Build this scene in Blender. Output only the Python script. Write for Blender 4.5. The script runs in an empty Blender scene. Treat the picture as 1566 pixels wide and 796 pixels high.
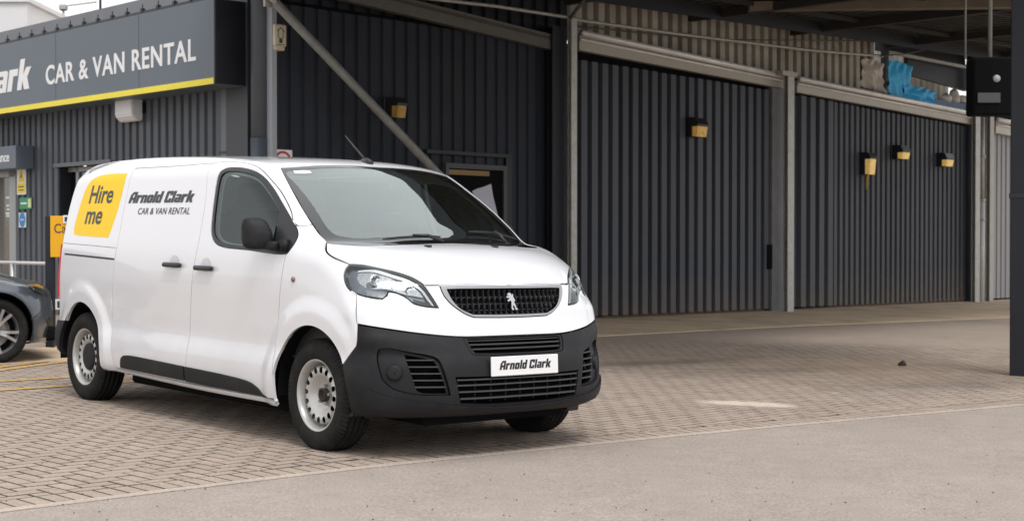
import bpy, bmesh, math, random
import numpy as np
from mathutils import Matrix, Vector
from mathutils.geometry import delaunay_2d_cdt
random.seed(7); rng = np.random.default_rng(7)
SC = bpy.context.scene
COL = SC.collection
# ------------------------------------------------------------------ camera, sky, sun, exposure
F_PX, PITCH, ROLL, CAM_H = 2300.0, 0.01479, -0.01666, 1.2954
CXP, CYP = 783.0, 398.0
cam_d = bpy.data.cameras.new('camera'); cam = bpy.data.objects.new('camera', cam_d); COL.objects.link(cam)
cam_d.sensor_width = 36.0; cam_d.lens = F_PX/1566*36.0
cam_d.clip_start = 0.1; cam_d.clip_end = 2000
cam.location = (0, 0, CAM_H); cam.rotation_euler = (math.pi/2-PITCH, 0, 0)
cam_d.dof.use_dof = True; cam_d.dof.focus_distance = 9.0; cam_d.dof.aperture_fstop = 5.0
SC.camera = cam
W = bpy.data.worlds.new('World'); SC.world = W; W.use_nodes = True
nt = W.node_tree; nt.nodes.clear()
sky = nt.nodes.new('ShaderNodeTexSky'); sky.sky_type = 'NISHITA'; sky.sun_disc = False
SUN_EL, SUN_AZ = math.radians(58), math.radians(158)     # azimuth clockwise from +Y; the sun stands behind the camera, veiled by cloud
sky.sun_elevation = SUN_EL; sky.sun_rotation = SUN_AZ
sky.air_density = 1.0; sky.dust_density = 3.0; sky.ozone_density = 1.0
hs = nt.nodes.new('ShaderNodeHueSaturation'); hs.inputs['Saturation'].default_value = 0.16
cl = nt.nodes.new('ShaderNodeMix'); cl.data_type = 'RGBA'; cl.inputs[0].default_value = .72; cl.inputs[7].default_value = (8.6, 8.7, 8.9, 1)   # an even layer of bright cloud
bg = nt.nodes.new('ShaderNodeBackground'); bg.inputs['Strength'].default_value = 0.13
wo = nt.nodes.new('ShaderNodeOutputWorld')
nt.links.new(sky.outputs[0], hs.inputs['Color']); nt.links.new(hs.outputs[0], cl.inputs[6]); nt.links.new(cl.outputs[2], bg.inputs[0]); nt.links.new(bg.outputs[0], wo.inputs[0])
sun_d = bpy.data.lights.new('sun', 'SUN'); sun_d.energy = 1.3; sun_d.angle = math.radians(20); sun_d.color = (1, .985, .965)
sun = bpy.data.objects.new('sun', sun_d); COL.objects.link(sun)
_sd = Vector((math.sin(SUN_AZ)*math.cos(SUN_EL), math.cos(SUN_AZ)*math.cos(SUN_EL), math.sin(SUN_EL)))
sun.rotation_euler = _sd.to_track_quat('Z', 'Y').to_euler()
SC.view_settings.view_transform = 'Standard'; SC.view_settings.look = 'None'
SC.view_settings.exposure = 0.28; SC.view_settings.gamma = 1.0
SC.cycles.max_bounces = 8; SC.cycles.transparent_max_bounces = 12
SC.cycles.use_denoising = True

# ------------------------------------------------------------------ measured geometry of the place
c_, s_ = math.cos(PITCH), math.sin(PITCH); RP = np.array([[1,0,0],[0,c_,-s_],[0,s_,c_]])
cr_, sr_ = math.cos(ROLL), math.sin(ROLL); RR = np.array([[cr_,0,-sr_],[0,1,0],[sr_,0,cr_]])
GR = RP.T@RR@RP; CAM = np.array([0,0,CAM_H])
GM = Matrix.Translation((0,0,CAM_H)) @ Matrix([list(r) for r in GR]).to_4x4() @ Matrix.Translation((0,0,-CAM_H))  # the yard falls gently to the right
def sight(u, v): return RP.T@np.array([(u-CXP)/F_PX, 1, -(v-CYP)/F_PX])
def yard(u, v, z0=0.0):            # a surveyed point of the yard, in the yard's own frame
    d = GR.T@sight(u, v); t = (z0-CAM_H)/d[2]; return CAM+d*t
def yard_w(u, v, z0=0.0): return CAM+GR@(yard(u, v, z0)-CAM)
class Plane:                        # a vertical wall plane: s along it, z up, off towards the yard
    def __init__(s, P0, d, n): s.P0 = np.array(P0[:2]); s.d = np.array(d)/np.linalg.norm(d); s.n = np.array(n)/np.linalg.norm(n)
    def at(s, S, z, off=0): p = s.P0+s.d*S+s.n*off; return Vector((p[0], p[1], z))
    def px(s, u, v, off=0):
        r = sight(u, v); o = s.P0+s.n*off; t = (o@s.n)/(r[:2]@s.n); P = CAM+r*t
        return (P[:2]-s.P0)@s.d, P[2]
    def mat(s, S, z, off=0):         # local x along the wall, y into the wall, z up
        d, n = s.d, s.n
        return Matrix(((d[0], -n[0], 0, 0), (d[1], -n[1], 0, 0), (0, 0, 1, 0), (0, 0, 0, 1))).copy() if False else Matrix.Translation(s.at(S, z, off)) @ Matrix(((d[0], -n[0], 0), (d[1], -n[1], 0), (0, 0, 1))).to_4x4()
_a0, _a1 = yard_w(913, 491), yard_w(1484, 463); _d = (_a1-_a0)[:2]
WA = Plane(_a0, _d, (_d[1], -_d[0]))                                  # long side wall under the canopy
S_CORNER = WA.px(412, 300)[0]
_c = WA.at(S_CORNER, 0)
WB = Plane((_c.x, _c.y), (.679, -.734), (-.734, -.679))                # office front, s = 0 at the corner, negative to the left

# ------------------------------------------------------------------ materials
MATS = {}
def mat(name, col, rough=.6, metal=0., var=.0, scale=3., bump=0., bscale=60., coat=0., spec=.5, splash=0., streak=False, emit=None, dirt=None):
    if name in MATS: return MATS[name]
    m = bpy.data.materials.new(name); m.use_nodes = True; t = m.node_tree; b = t.nodes['Principled BSDF']
    b.inputs['Roughness'].default_value = rough; b.inputs['Metallic'].default_value = metal
    b.inputs['Coat Weight'].default_value = coat; b.inputs['Coat Roughness'].default_value = .04; b.inputs['Specular IOR Level'].default_value = spec
    N = t.nodes.new; L = t.links.new
    tc = N('ShaderNodeTexCoord')
    cur = N('ShaderNodeRGB'); cur.outputs[0].default_value = (*col, 1); cur = cur.outputs[0]
    if var:
        mp = N('ShaderNodeMapping'); mp.inputs['Scale'].default_value = (scale, scale, scale*(.12 if streak else 1)); L(tc.outputs['Object'], mp.inputs[0])
        n = N('ShaderNodeTexNoise'); n.inputs['Scale'].default_value = 1; n.inputs['Detail'].default_value = 6; n.inputs['Roughness'].default_value = .62; L(mp.outputs[0], n.inputs['Vector'])
        r = N('ShaderNodeMapRange'); r.inputs[1].default_value = .25; r.inputs[2].default_value = .75; r.inputs[3].default_value = 1-var; r.inputs[4].default_value = 1+var; L(n.outputs[0], r.inputs[0])
        x = N('ShaderNodeVectorMath'); x.operation = 'SCALE'; L(cur, x.inputs[0]); L(r.outputs[0], x.inputs['Scale']); cur = x.outputs[0]
        if streak:                                                    # no two sheets weather alike
            oi = N('ShaderNodeObjectInfo'); r5 = N('ShaderNodeMapRange'); r5.inputs[3].default_value = .86; r5.inputs[4].default_value = 1.14; L(oi.outputs['Random'], r5.inputs[0])
            x5 = N('ShaderNodeVectorMath'); x5.operation = 'SCALE'; L(cur, x5.inputs[0]); L(r5.outputs[0], x5.inputs['Scale']); cur = x5.outputs[0]
        rr = N('ShaderNodeMapRange'); rr.inputs[3].default_value = max(rough-.08, .02); rr.inputs[4].default_value = min(rough+.1, 1); L(n.outputs[0], rr.inputs[0]); L(rr.outputs[0], b.inputs['Roughness'])
    if dirt:                                                         # (colour, amount, scale): blotchy grime
        n2 = N('ShaderNodeTexNoise'); n2.inputs['Scale'].default_value = dirt[2]; n2.inputs['Detail'].default_value = 8; n2.inputs['Roughness'].default_value = .7; L(tc.outputs['Object'], n2.inputs['Vector'])
        r2 = N('ShaderNodeMapRange'); r2.inputs[1].default_value = .48; r2.inputs[2].default_value = .78; r2.inputs[3].default_value = 0; r2.inputs[4].default_value = dirt[1]; L(n2.outputs[0], r2.inputs[0])
        mx = N('ShaderNodeMix'); mx.data_type = 'RGBA'; L(r2.outputs[0], mx.inputs[0]); L(cur, mx.inputs[6]); mx.inputs[7].default_value = (*dirt[0], 1); cur = mx.outputs[2]
    if splash:                                                       # rain-splashed grime along the foot of a wall
        sp_ = N('ShaderNodeSeparateXYZ'); L(tc.outputs['Object'], sp_.inputs[0]); n4 = N('ShaderNodeTexNoise'); n4.inputs['Scale'].default_value = 3.5; n4.inputs['Detail'].default_value = 6; L(tc.outputs['Object'], n4.inputs['Vector'])
        ad = N('ShaderNodeMath'); ad.operation = 'MULTIPLY_ADD'; L(n4.outputs[0], ad.inputs[0]); ad.inputs[1].default_value = -.9; L(sp_.outputs[2], ad.inputs[2])
        r4 = N('ShaderNodeMapRange'); r4.inputs[1].default_value = -.55; r4.inputs[2].default_value = .25; r4.inputs[3].default_value = splash; r4.inputs[4].default_value = 0; L(ad.outputs[0], r4.inputs[0])
        mx = N('ShaderNodeMix'); mx.data_type = 'RGBA'; L(r4.outputs[0], mx.inputs[0]); L(cur, mx.inputs[6]); mx.inputs[7].default_value = (.15,.12,.09, 1); cur = mx.outputs[2]
    L(cur, b.inputs['Base Color'])
    if bump:
        n3 = N('ShaderNodeTexNoise'); n3.inputs['Scale'].default_value = bscale; n3.inputs['Detail'].default_value = 5; L(tc.outputs['Object'], n3.inputs['Vector'])
        bp = N('ShaderNodeBump'); bp.inputs['Strength'].default_value = bump; bp.inputs['Distance'].default_value = .01; L(n3.outputs[0], bp.inputs['Height']); L(bp.outputs[0], b.inputs['Normal'])
    if emit: b.inputs['Emission Color'].default_value = (*emit[0], 1); b.inputs['Emission Strength'].default_value = emit[1]
    MATS[name] = m; return m
def glass(name, tint, boost=1.0, ior=1.5, base=0.):
    if name in MATS: return MATS[name]
    m = bpy.data.materials.new(name); m.use_nodes = True; t = m.node_tree; t.nodes.clear(); N = t.nodes.new; L = t.links.new
    # laminated and tinted panes: a fairly flat mirror share that climbs towards grazing
    tr = N('ShaderNodeBsdfTransparent'); tr.inputs[0].default_value = (*tint, 1)
    gl = N('ShaderNodeBsdfGlossy'); gl.inputs['Roughness'].default_value = .0; gl.inputs[0].default_value = (.93, 1, .98, 1)
    fr = N('ShaderNodeFresnel'); fr.inputs[0].default_value = ior
    mu = N('ShaderNodeMath'); mu.operation = 'MULTIPLY_ADD'; mu.use_clamp = True; mu.inputs[1].default_value = boost; mu.inputs[2].default_value = base; L(fr.outputs[0], mu.inputs[0])
    mx = N('ShaderNodeMixShader'); L(mu.outputs[0], mx.inputs[0]); L(tr.outputs[0], mx.inputs[1]); L(gl.outputs[0], mx.inputs[2])
    o = N('ShaderNodeOutputMaterial'); L(mx.outputs[0], o.inputs[0]); MATS[name] = m; return m

WHITE = mat('white_paint', (.76,.76,.785), .40, coat=1.0, var=.012, scale=2.0, spec=.4, splash=.22)
BLACKP = mat('black_plastic', (.009,.0095,.0115), .56, var=.12, scale=5, bump=.05, bscale=300, spec=.3, dirt=((.035,.032,.029), .5, 3.5))
SATIN = mat('satin_black_trim', (.016,.016,.018), .4, var=.1, scale=8)
DEEP = mat('dark_void', (.007,.007,.008), .9, var=.1, spec=.08)
RUBBER = mat('tyre_rubber', (.014,.0138,.0135), .8, var=.25, scale=14, bump=.2, bscale=90, spec=.2, dirt=((.055,.048,.040), .55, 7))
STEEL = mat('silver_wheel_paint', (.52,.52,.50), .34, .45, var=.07, scale=9, dirt=((.25,.20,.15), .5, 9))
CHROME = mat('chrome', (.58,.585,.59), .2, 1.0, var=.04, scale=6)
CHROMES = mat('satin_chrome', (.40,.40,.41), .26, 1.0, var=.05, scale=9)
RUST = mat('rusty_hub', (.045,.034,.026), .75, .3, var=.4, scale=60, bump=.3, bscale=120)
GLASS = glass('windscreen_glass', (.86,.95,.92), 1.4, base=.25)
SGLASS = glass('side_glass', (.60,.69,.68), 1.0)
LENS = glass('lamp_lens', (.93,.95,.96), 1.3)
CLADB = mat('shaded_charcoal_cladding', (.018,.022,.032), .62, var=.22, scale=1.6, streak=True, dirt=((.05,.045,.04), .35, 1.3), spec=.28)  # charcoal paint, darkened to carry the canopy shade on the corner bay
CLADG = mat('slate_grey_cladding', (.072,.079,.096), .56, var=.16, scale=1.6, streak=True, dirt=((.09,.092,.10), .4, 1.2), spec=.35, splash=.6)
CLADO = mat('office_grey_cladding', (.085,.095,.112), .5, var=.12, scale=1.6, streak=True, dirt=((.13,.125,.12), .35, 1.1), spec=.35, splash=.5)
CLADL = mat('pale_grey_cladding', (.30,.30,.315), .55, var=.1, scale=1.5, streak=True)
CREAM = mat('cream_cladding', (.44,.415,.35), .6, var=.2, scale=2.2, streak=True, dirt=((.12,.10,.07), .7, 1.6))
GALV = mat('galvanised_steel', (.46,.46,.43), .5, .35, var=.16, scale=9, dirt=((.22,.19,.14), .5, 5))
GALVD = mat('dull_galvanised_steel', (.12,.115,.10), .6, .25, var=.18, scale=6, dirt=((.09,.075,.05), .5, 4))
GUT = mat('highlit_gutter_steel', (.86,.85,.83), .3, .25, var=.08, scale=2, dirt=((.4,.36,.3), .4, 3))  # paler than the beam: the sky highlight on the rolls is painted in
EAVE = mat('eaves_steel', (.42,.39,.33), .45, .3, var=.14, scale=2.5, dirt=((.24,.20,.15), .6, 2.5))
NAVY = mat('dark_navy_paint', (.014,.016,.022), .5, var=.12, scale=3, spec=.4)
SIGNG = mat('sign_grey', (.104,.130,.160), .42, var=.05, scale=1.5, dirt=((.13,.14,.15), .3, 1.2))
YELLOW = mat('signal_yellow', (.86,.66,.03), .5, var=.05, scale=3)
SIGNY = mat('sign_stripe_yellow', (.88,.74,.05), .5, var=.06, scale=3)
VINYL = mat('yellow_vinyl', (.93,.60,.002), .45, coat=.0, spec=.3, var=.02, scale=3)
INK = mat('dark_grey_vinyl', (.04,.042,.048), .5, var=.05)
PRINTW = mat('white_print', (.82,.82,.82), .5, var=.03)
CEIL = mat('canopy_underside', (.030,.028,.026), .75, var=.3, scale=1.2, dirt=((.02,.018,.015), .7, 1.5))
ORANGE = mat('post_sign_orange', (.82,.40,.002), .45, var=.02, scale=3)
CONC = mat('apron_concrete', (.60,.46,.31), .85, var=.16, scale=1.4, bump=.25, bscale=40, dirt=((.19,.15,.11), .7, 1.1))

# ------------------------------------------------------------------ object helpers
def new_obj(name, verts, faces, m, parent=None, smooth=False, mats=None, fmi=None):
    me = bpy.data.meshes.new(name); me.from_pydata([tuple(v) for v in verts], [], [tuple(f) for f in faces])
    for mm in (mats or [m]): me.materials.append(mm)
    if fmi is not None: me.polygons.foreach_set('material_index', fmi)
    if smooth: me.polygons.foreach_set('use_smooth', [True]*len(me.polygons))
    me.update()
    o = bpy.data.objects.new(name, me); COL.objects.link(o)
    if parent: o.parent = parent
    return o
def bm_obj(name, bm, m, parent=None, smooth=False, mw=None):
    me = bpy.data.meshes.new(name); bm.normal_update(); bm.to_mesh(me); bm.free(); me.materials.append(m)
    if smooth: me.polygons.foreach_set('use_smooth', [True]*len(me.polygons))
    o = bpy.data.objects.new(name, me); COL.objects.link(o)
    if parent: o.parent = parent
    if mw is not None: o.matrix_world = mw
    return o
def tag(o, label=None, cat=None, group=None, kind=None):
    if label: o['label'] = label
    if cat: o['category'] = cat
    if group: o['group'] = group
    if kind: o['kind'] = kind
    return o
def empty(name, mw, label=None, cat=None, group=None, parent=None):
    o = bpy.data.objects.new(name, None); COL.objects.link(o); o.empty_display_size = .1
    if parent: o.parent = parent
    o.matrix_world = mw if isinstance(mw, Matrix) else Matrix.Translation(mw)
    return tag(o, label, cat, group)
def box(bm, c, size, bevel=0., mx=None, seg=1):
    r = bmesh.ops.create_cube(bm, size=1.0); vs = r['verts']
    for v in vs: v.co = Vector((v.co.x*size[0], v.co.y*size[1], v.co.z*size[2]))
    if bevel:
        es = list({e for v in vs for e in v.link_edges})
        rb = bmesh.ops.bevel(bm, geom=es, offset=bevel, segments=seg, affect='EDGES', profile=.5)
        vs = list({v for f in rb['faces'] for v in f.verts} | {v for v in vs if v.is_valid})
    for v in vs:
        v.co = v.co+Vector(c)
        if mx is not None: v.co = mx@v.co
    return vs
def tube(bm, pts, r, n=10, caps=True):
    pts = [Vector(p) for p in pts]; rings = []; up0 = None
    for i, p in enumerate(pts):
        t = (pts[min(i+1, len(pts)-1)]-pts[max(i-1, 0)]).normalized()
        a = Vector((0,0,1)) if abs(t.z) < .9 else Vector((1,0,0))
        if up0 is not None: a = up0
        x = (a-t*a.dot(t)).normalized(); up0 = x; y = t.cross(x)
        rr = r[i] if isinstance(r, (list, tuple)) else r
        rings.append([bm.verts.new(p+x*math.cos(2*math.pi*k/n)*rr+y*math.sin(2*math.pi*k/n)*rr) for k in range(n)])
    for A, B in zip(rings, rings[1:]):
        for k in range(n): bm.faces.new((A[k], A[(k+1)%n], B[(k+1)%n], B[k]))
    if caps: bm.faces.new(rings[0][::-1]); bm.faces.new(rings[-1])
def lathe(bm, prof, n=64, axis='Y', mod=None):
    rings = []
    for (r, h) in prof:
        ring = []
        for k in range(n):
            a = 2*math.pi*k/n; rr = r if mod is None else mod(r, h, k)
            ring.append(bm.verts.new((rr*math.cos(a), h, rr*math.sin(a)) if axis == 'Y' else (rr*math.cos(a), rr*math.sin(a), h)))
        rings.append(ring)
    for A, B in zip(rings, rings[1:]):
        for k in range(n): bm.faces.new((A[k], A[(k+1)%n], B[(k+1)%n], B[k]))
    return rings
def prism(bm, poly, d0, d1, fx):      # poly of 2-D points, extruded from depth d0 to d1; fx(a, b, d) -> xyz
    A = [bm.verts.new(fx(a, b, d0)) for a, b in poly]; B = [bm.verts.new(fx(a, b, d1)) for a, b in poly]
    n = len(poly)
    for k in range(n): bm.faces.new((A[k], A[(k+1)%n], B[(k+1)%n], B[k]))
    f0 = bm.faces.new(A[::-1]); f1 = bm.faces.new(B)
    return f0, f1
def beam(bm, a, b, w, h, up=(0,0,1)):
    a, b = Vector(a), Vector(b); t = (b-a).normalized(); u = Vector(up); u = (u-t*u.dot(t)).normalized(); s = t.cross(u)
    q = [(-w/2,-h/2),(w/2,-h/2),(w/2,h/2),(-w/2,h/2)]
    A = [bm.verts.new(a+s*x+u*y) for x, y in q]; B = [bm.verts.new(b+s*x+u*y) for x, y in q]
    for k in range(4): bm.faces.new((A[k], A[(k+1)%4], B[(k+1)%4], B[k]))
    bm.faces.new(A[::-1]); bm.faces.new(B)
def fix(bm): bmesh.ops.recalc_face_normals(bm, faces=bm.faces[:])

# lettering: a Blender text becomes a mesh (list of 2-D verts + faces) so it can be laid on any surface
_TXT = {}
def text_mesh(body, bold=0.0, spacing=1.0):
    k = (body, bold, spacing)
    if k in _TXT: return _TXT[k]
    cu = bpy.data.curves.new('lettering', 'FONT'); cu.body = body; cu.size = 1; cu.offset = bold; cu.space_character = spacing; cu.resolution_u = 4
    o = bpy.data.objects.new('lettering_tmp', cu); COL.objects.link(o)
    dg = bpy.context.evaluated_depsgraph_get(); me = bpy.data.meshes.new_from_object(o.evaluated_get(dg))
    v = np.array([tuple(x.co) for x in me.vertices])[:, :2]; f = [tuple(p.vertices) for p in me.polygons]
    bpy.data.objects.remove(o); bpy.data.curves.remove(cu); bpy.data.meshes.remove(me)
    v = v-v.min(0)*np.array([1, 0]); _TXT[k] = (v, f); return v, f
GLYPH = {  # heavy block letters drawn as strokes: outline, then counters; widths in units of a 7-high capital
 'A': (5.0, [(0,0),(0,4.8),(1.6,7),(5,7),(5,0),(3.3,0),(3.3,2.0),(1.8,2.0),(1.8,0)], [[(1.8,3.4),(3.3,3.4),(3.3,5.6),(2.4,5.6),(1.8,4.7)]]),
 'r': (3.5, [(0,0),(0,5),(3.5,5),(3.5,3.4),(1.8,3.4),(1.8,0)], []),
 'n': (4.3, [(0,0),(0,5),(3.6,5),(4.3,4.3),(4.3,0),(2.6,0),(2.6,3.6),(1.75,3.6),(1.75,0)], []),
 'o': (4.3, [(0,.6),(0,4.4),(.6,5),(3.7,5),(4.3,4.4),(4.3,.6),(3.7,0),(.6,0)], [[(1.75,1.3),(2.55,1.3),(2.55,3.7),(1.75,3.7)]]),
 'l': (1.75, [(0,0),(0,7),(1.75,7),(1.75,0)], []),
 'd': (4.3, [(0,.6),(0,4.4),(.6,5),(2.55,5),(2.55,7),(4.3,7),(4.3,0),(.6,0)], [[(1.75,1.3),(2.55,1.3),(2.55,3.7),(1.75,3.7)]]),
 'C': (4.8, [(0,.7),(0,6.3),(.7,7),(4.8,7),(4.8,4.4),(3.05,4.4),(3.05,5.5),(1.8,5.5),(1.8,1.5),(3.05,1.5),(3.05,2.6),(4.8,2.6),(4.8,0),(.7,0)], []),
 'a': (4.3, [(0,.6),(0,2.5),(.5,3.0),(2.55,3.0),(2.55,3.8),(.4,3.8),(.4,5),(3.7,5),(4.3,4.4),(4.3,0),(.6,0)], [[(1.7,1.1),(2.55,1.1),(2.55,2.0),(1.7,2.0)]]),
 'k': (4.7, [(0,0),(0,7),(1.75,7),(1.75,3.4),(2.7,5),(4.7,5),(3.5,2.7),(4.8,0),(2.85,0),(1.75,2.2),(1.75,0)], []),
 ' ': (1.6, [], [])}
def in_poly(P, poly):
    x, y = P[:, 0], P[:, 1]; r = np.zeros(len(P), bool); n = len(poly)
    for i in range(n):
        ax, ay = poly[i]; bx, by = poly[(i+1) % n]
        if ay == by: continue
        c = (ay > y) != (by > y); r ^= c & (x < (bx-ax)*(y-ay)/(by-ay)+ax)
    return r
def cdt(poly, holes=(), pts=()):
    v = []; e = []
    for lp in [poly]+list(holes):
        o = len(v); n = len(lp); v += [Vector((float(a), float(b))) for a, b in lp]; e += [(o+i, o+(i+1) % n) for i in range(n)]
    v += [Vector((float(a), float(b))) for a, b in pts]
    r = delaunay_2d_cdt(v, e, [], 0, 1e-6)
    V = np.array([tuple(p) for p in r[0]]); T = np.array([f for f in r[2] if len(f) == 3])
    c = V[T].mean(1); keep = in_poly(c, poly)
    for h in holes: keep &= ~in_poly(c, h)
    T = T[keep]
    a = V[T]; cr = (a[:,1,0]-a[:,0,0])*(a[:,2,1]-a[:,0,1])-(a[:,1,1]-a[:,0,1])*(a[:,2,0]-a[:,0,0])
    T[cr < 0] = T[cr < 0][:, ::-1]
    return V, T
def logo_mesh(txt, shear=.22, gap=.55):
    V = []; Fc = []; x = 0
    for ch in txt:
        w, p, hs = GLYPH[ch]
        if p:
            v, t = cdt(p, hs); o = sum(len(q) for q in V)
            v = v+np.array([x, 0]); v[:, 0] += v[:, 1]*shear; V.append(v); Fc += [tuple(int(i)+o for i in f) for f in t]
        x += w+gap
    V = np.concatenate(V)/7.0; V[:, 0] -= V[:, 0].min(); return V, Fc
def islands(vf):                     # split flat lettering into its single letters
    v, f = vf; par = list(range(len(v)))
    def fd_(a):
        while par[a] != a: par[a] = par[par[a]]; a = par[a]
        return a
    for t in f:
        for a in t[1:]: par[fd_(a)] = fd_(t[0])
    out = {}
    for t in f: out.setdefault(fd_(t[0]), []).append(t)
    res = []
    for fs in out.values():
        ids = sorted({a for t in fs for a in t}); ix = {a: i for i, a in enumerate(ids)}; res.append((v[ids], [tuple(ix[a] for a in t) for t in fs]))
    return res
def lay_letters(vf, place, m, parent=None, depth=.004):
    for q in islands(vf): lay('letter', q, place, m, parent, depth)
def lay(name, vf, place, m, parent=None, depth=.004):   # lettering with a little thickness; place(x, y, d) -> xyz
    v, f = vf; n = len(v)
    edges = {}
    for t in f:
        for a, b in zip(t, t[1:]+t[:1]):
            edges[(a, b)] = 1
    bd = [(a, b) for (a, b) in edges if (b, a) not in edges]
    P = [place(a, b, depth) for a, b in v]+[place(a, b, 0) for a, b in v]
    o = new_obj(name, P, list(f)+[(a, a+n, b+n, b) for a, b in bd], m, parent)
    if name in ('door_lettering', 'caption', 'lettering', 'plate_lettering'): o['kind'] = 'stuff'
    return o
# ------------------------------------------------------------------ ground, paving, markings
def paint_node_mat(name, build):
    m = bpy.data.materials.new(name); m.use_nodes = True; build(m.node_tree, m.node_tree.nodes['Principled BSDF']); MATS[name] = m; return m
def _noise(t, sc, det=6, rough=.6, vec=None):
    n = t.nodes.new('ShaderNodeTexNoise'); n.inputs['Scale'].default_value = sc; n.inputs['Detail'].default_value = det; n.inputs['Roughness'].default_value = rough
    if vec is not None: t.links.new(vec, n.inputs['Vector'])
    return n.outputs[0]
def _range(t, x, a, b, c, d):
    r = t.nodes.new('ShaderNodeMapRange'); 
    for i, q in enumerate((a, b, c, d)): r.inputs[i+1].default_value = q
    t.links.new(x, r.inputs[0]); return r.outputs[0]
def _mix(t, f, a, b, mode='MIX'):
    x = t.nodes.new('ShaderNodeMix'); x.data_type = 'RGBA'; x.blend_type = mode
    for s, i in ((f, 0), (a, 6), (b, 7)):
        if isinstance(s, (int, float)): x.inputs[i].default_value = s
        elif isinstance(s, tuple): x.inputs[i].default_value = (*s, 1)
        else: t.links.new(s, x.inputs[i])
    return x.outputs[2]
def _math(t, op, a, b=0.):
    x = t.nodes.new('ShaderNodeMath'); x.operation = op
    for s, i in ((a, 0), (b, 1)):
        if isinstance(s, (int, float)): x.inputs[i].default_value = s
        else: t.links.new(s, x.inputs[i])
    return x.outputs[0]
def _spot(t, vec, cx, cy, ang, lx, ly, soft, nz):   # mask for stains and painted shade: rotated ellipse with a ragged edge, 0..1
    mp = t.nodes.new('ShaderNodeMapping'); mp.vector_type = 'TEXTURE'; mp.inputs['Location'].default_value = (cx, cy, 0); mp.inputs['Rotation'].default_value = (0, 0, ang); mp.inputs['Scale'].default_value = (lx, ly, 1000)
    t.links.new(vec, mp.inputs[0])
    l = t.nodes.new('ShaderNodeVectorMath'); l.operation = 'LENGTH'; t.links.new(mp.outputs[0], l.inputs[0])
    d = _math(t, 'ADD', l.outputs['Value'], _math(t, 'MULTIPLY', nz, 1.3))
    return _range(t, d, 1.65, 1.65-soft, 0, 1)
STAINS_SHADE = []   # (pixel centre, half length, half width, angle, soft, colour, amount) of stains and painted shade on the yard
def ground_look(t, b, base, rnd_amount, bumpamt, fine):
    tc = t.nodes.new('ShaderNodeNewGeometry'); pos = tc.outputs['Position']
    n1 = _noise(t, .55, 6, .6, pos); n2 = _noise(t, 4.5, 7, .7, pos); n3 = _noise(t, fine, 3, .6, pos)
    col = _mix(t, 0., base, base)
    if rnd_amount:
        oi = t.nodes.new('ShaderNodeObjectInfo'); r = _math(t, 'FRACT', _math(t, 'ADD', oi.outputs['Random'], tc.outputs['Random Per Island']))
        k = _range(t, r, 0, 1, 1-rnd_amount, 1+rnd_amount*.8)
        sc = t.nodes.new('ShaderNodeVectorMath'); sc.operation = 'SCALE'; t.links.new(col, sc.inputs[0]); t.links.new(k, sc.inputs['Scale']); col = sc.outputs[0]
        r2 = _math(t, 'FRACT', _math(t, 'MULTIPLY', r, 7.31)); col = _mix(t, _range(t, r2, .7, 1, 0, .22), col, (.33, .235, .19))
    k = _math(t, 'MULTIPLY', _range(t, n1, .3, .7, .92, 1.06), _range(t, n2, .3, .72, .90, 1.08)); k = _math(t, 'MULTIPLY', k, _range(t, n3, .32, .68, .74, 1.22))
    sc = t.nodes.new('ShaderNodeVectorMath'); sc.operation = 'SCALE'; t.links.new(col, sc.inputs[0]); t.links.new(k, sc.inputs['Scale']); col = sc.outputs[0]
    for (u, v, lx, ly, ang, soft, c, amt) in STAINS_SHADE:
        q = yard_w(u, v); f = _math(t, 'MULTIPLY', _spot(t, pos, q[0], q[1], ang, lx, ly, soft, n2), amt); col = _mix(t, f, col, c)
    t.links.new(col, b.inputs['Base Color']); b.inputs['Roughness'].default_value = .88; b.inputs['Specular IOR Level'].default_value = .3
    bp = t.nodes.new('ShaderNodeBump'); bp.inputs['Strength'].default_value = bumpamt; bp.inputs['Distance'].default_value = .006
    t.links.new(_math(t, 'ADD', n3, _math(t, 'MULTIPLY', n2, .6)), bp.inputs['Height']); t.links.new(bp.outputs[0], b.inputs['Normal'])
_sp = lambda a, b, w: ((a[0]+b[0])/2, (a[1]+b[1])/2, float(np.linalg.norm(yard(*a)-yard(*b)))/2, w, float(np.arctan2(*(yard_w(*b)-yard_w(*a))[[1, 0]])))
STAINS_SHADE = [(*_sp((1052, 612), (1240, 622), .21), .45, (.64,.55,.45), .85),
          (*_sp((900, 556), (1750, 566), 2.8), .9, (.21,.145,.09), .72)]  # broad brown dirt mixed with canopy shade painted into the paver colour
STAINS_SHADE_OLD = [(1140, 618, .62, .12, -.25, .6, (.62,.53,.43), .5), (1205, 622, .40, .13, -.2, .7, (.62,.53,.44), .5),
          (960, 556, 1.1, .35, .7, .7, (.12,.10,.08), .55), (1060, 552, 1.3, .35, .75, .7, (.12,.10,.08), .5), (1200, 566, 2.2, .5, .55, .9, (.13,.11,.09), .45), (1450, 588, 1.6, .6, .5, .9, (.12,.10,.085), .5)]  # dark stains together with canopy and post shadow painted into the pavers
STAINS_SHADE += STAINS_SHADE_OLD[2:]
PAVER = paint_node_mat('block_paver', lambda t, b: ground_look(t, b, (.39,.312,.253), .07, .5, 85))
STAINS_SHADE_P = STAINS_SHADE; STAINS_SHADE = STAINS_SHADE_P[:1]
ROADM = paint_node_mat('lane_asphalt', lambda t, b: ground_look(t, b, (.345,.292,.254), 0, .6, 70))
EDGEM = paint_node_mat('kerb_edging_concrete', lambda t, b: ground_look(t, b, (.455,.38,.32), 0, .5, 60))
STAINS_SHADE = STAINS_SHADE_P
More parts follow.
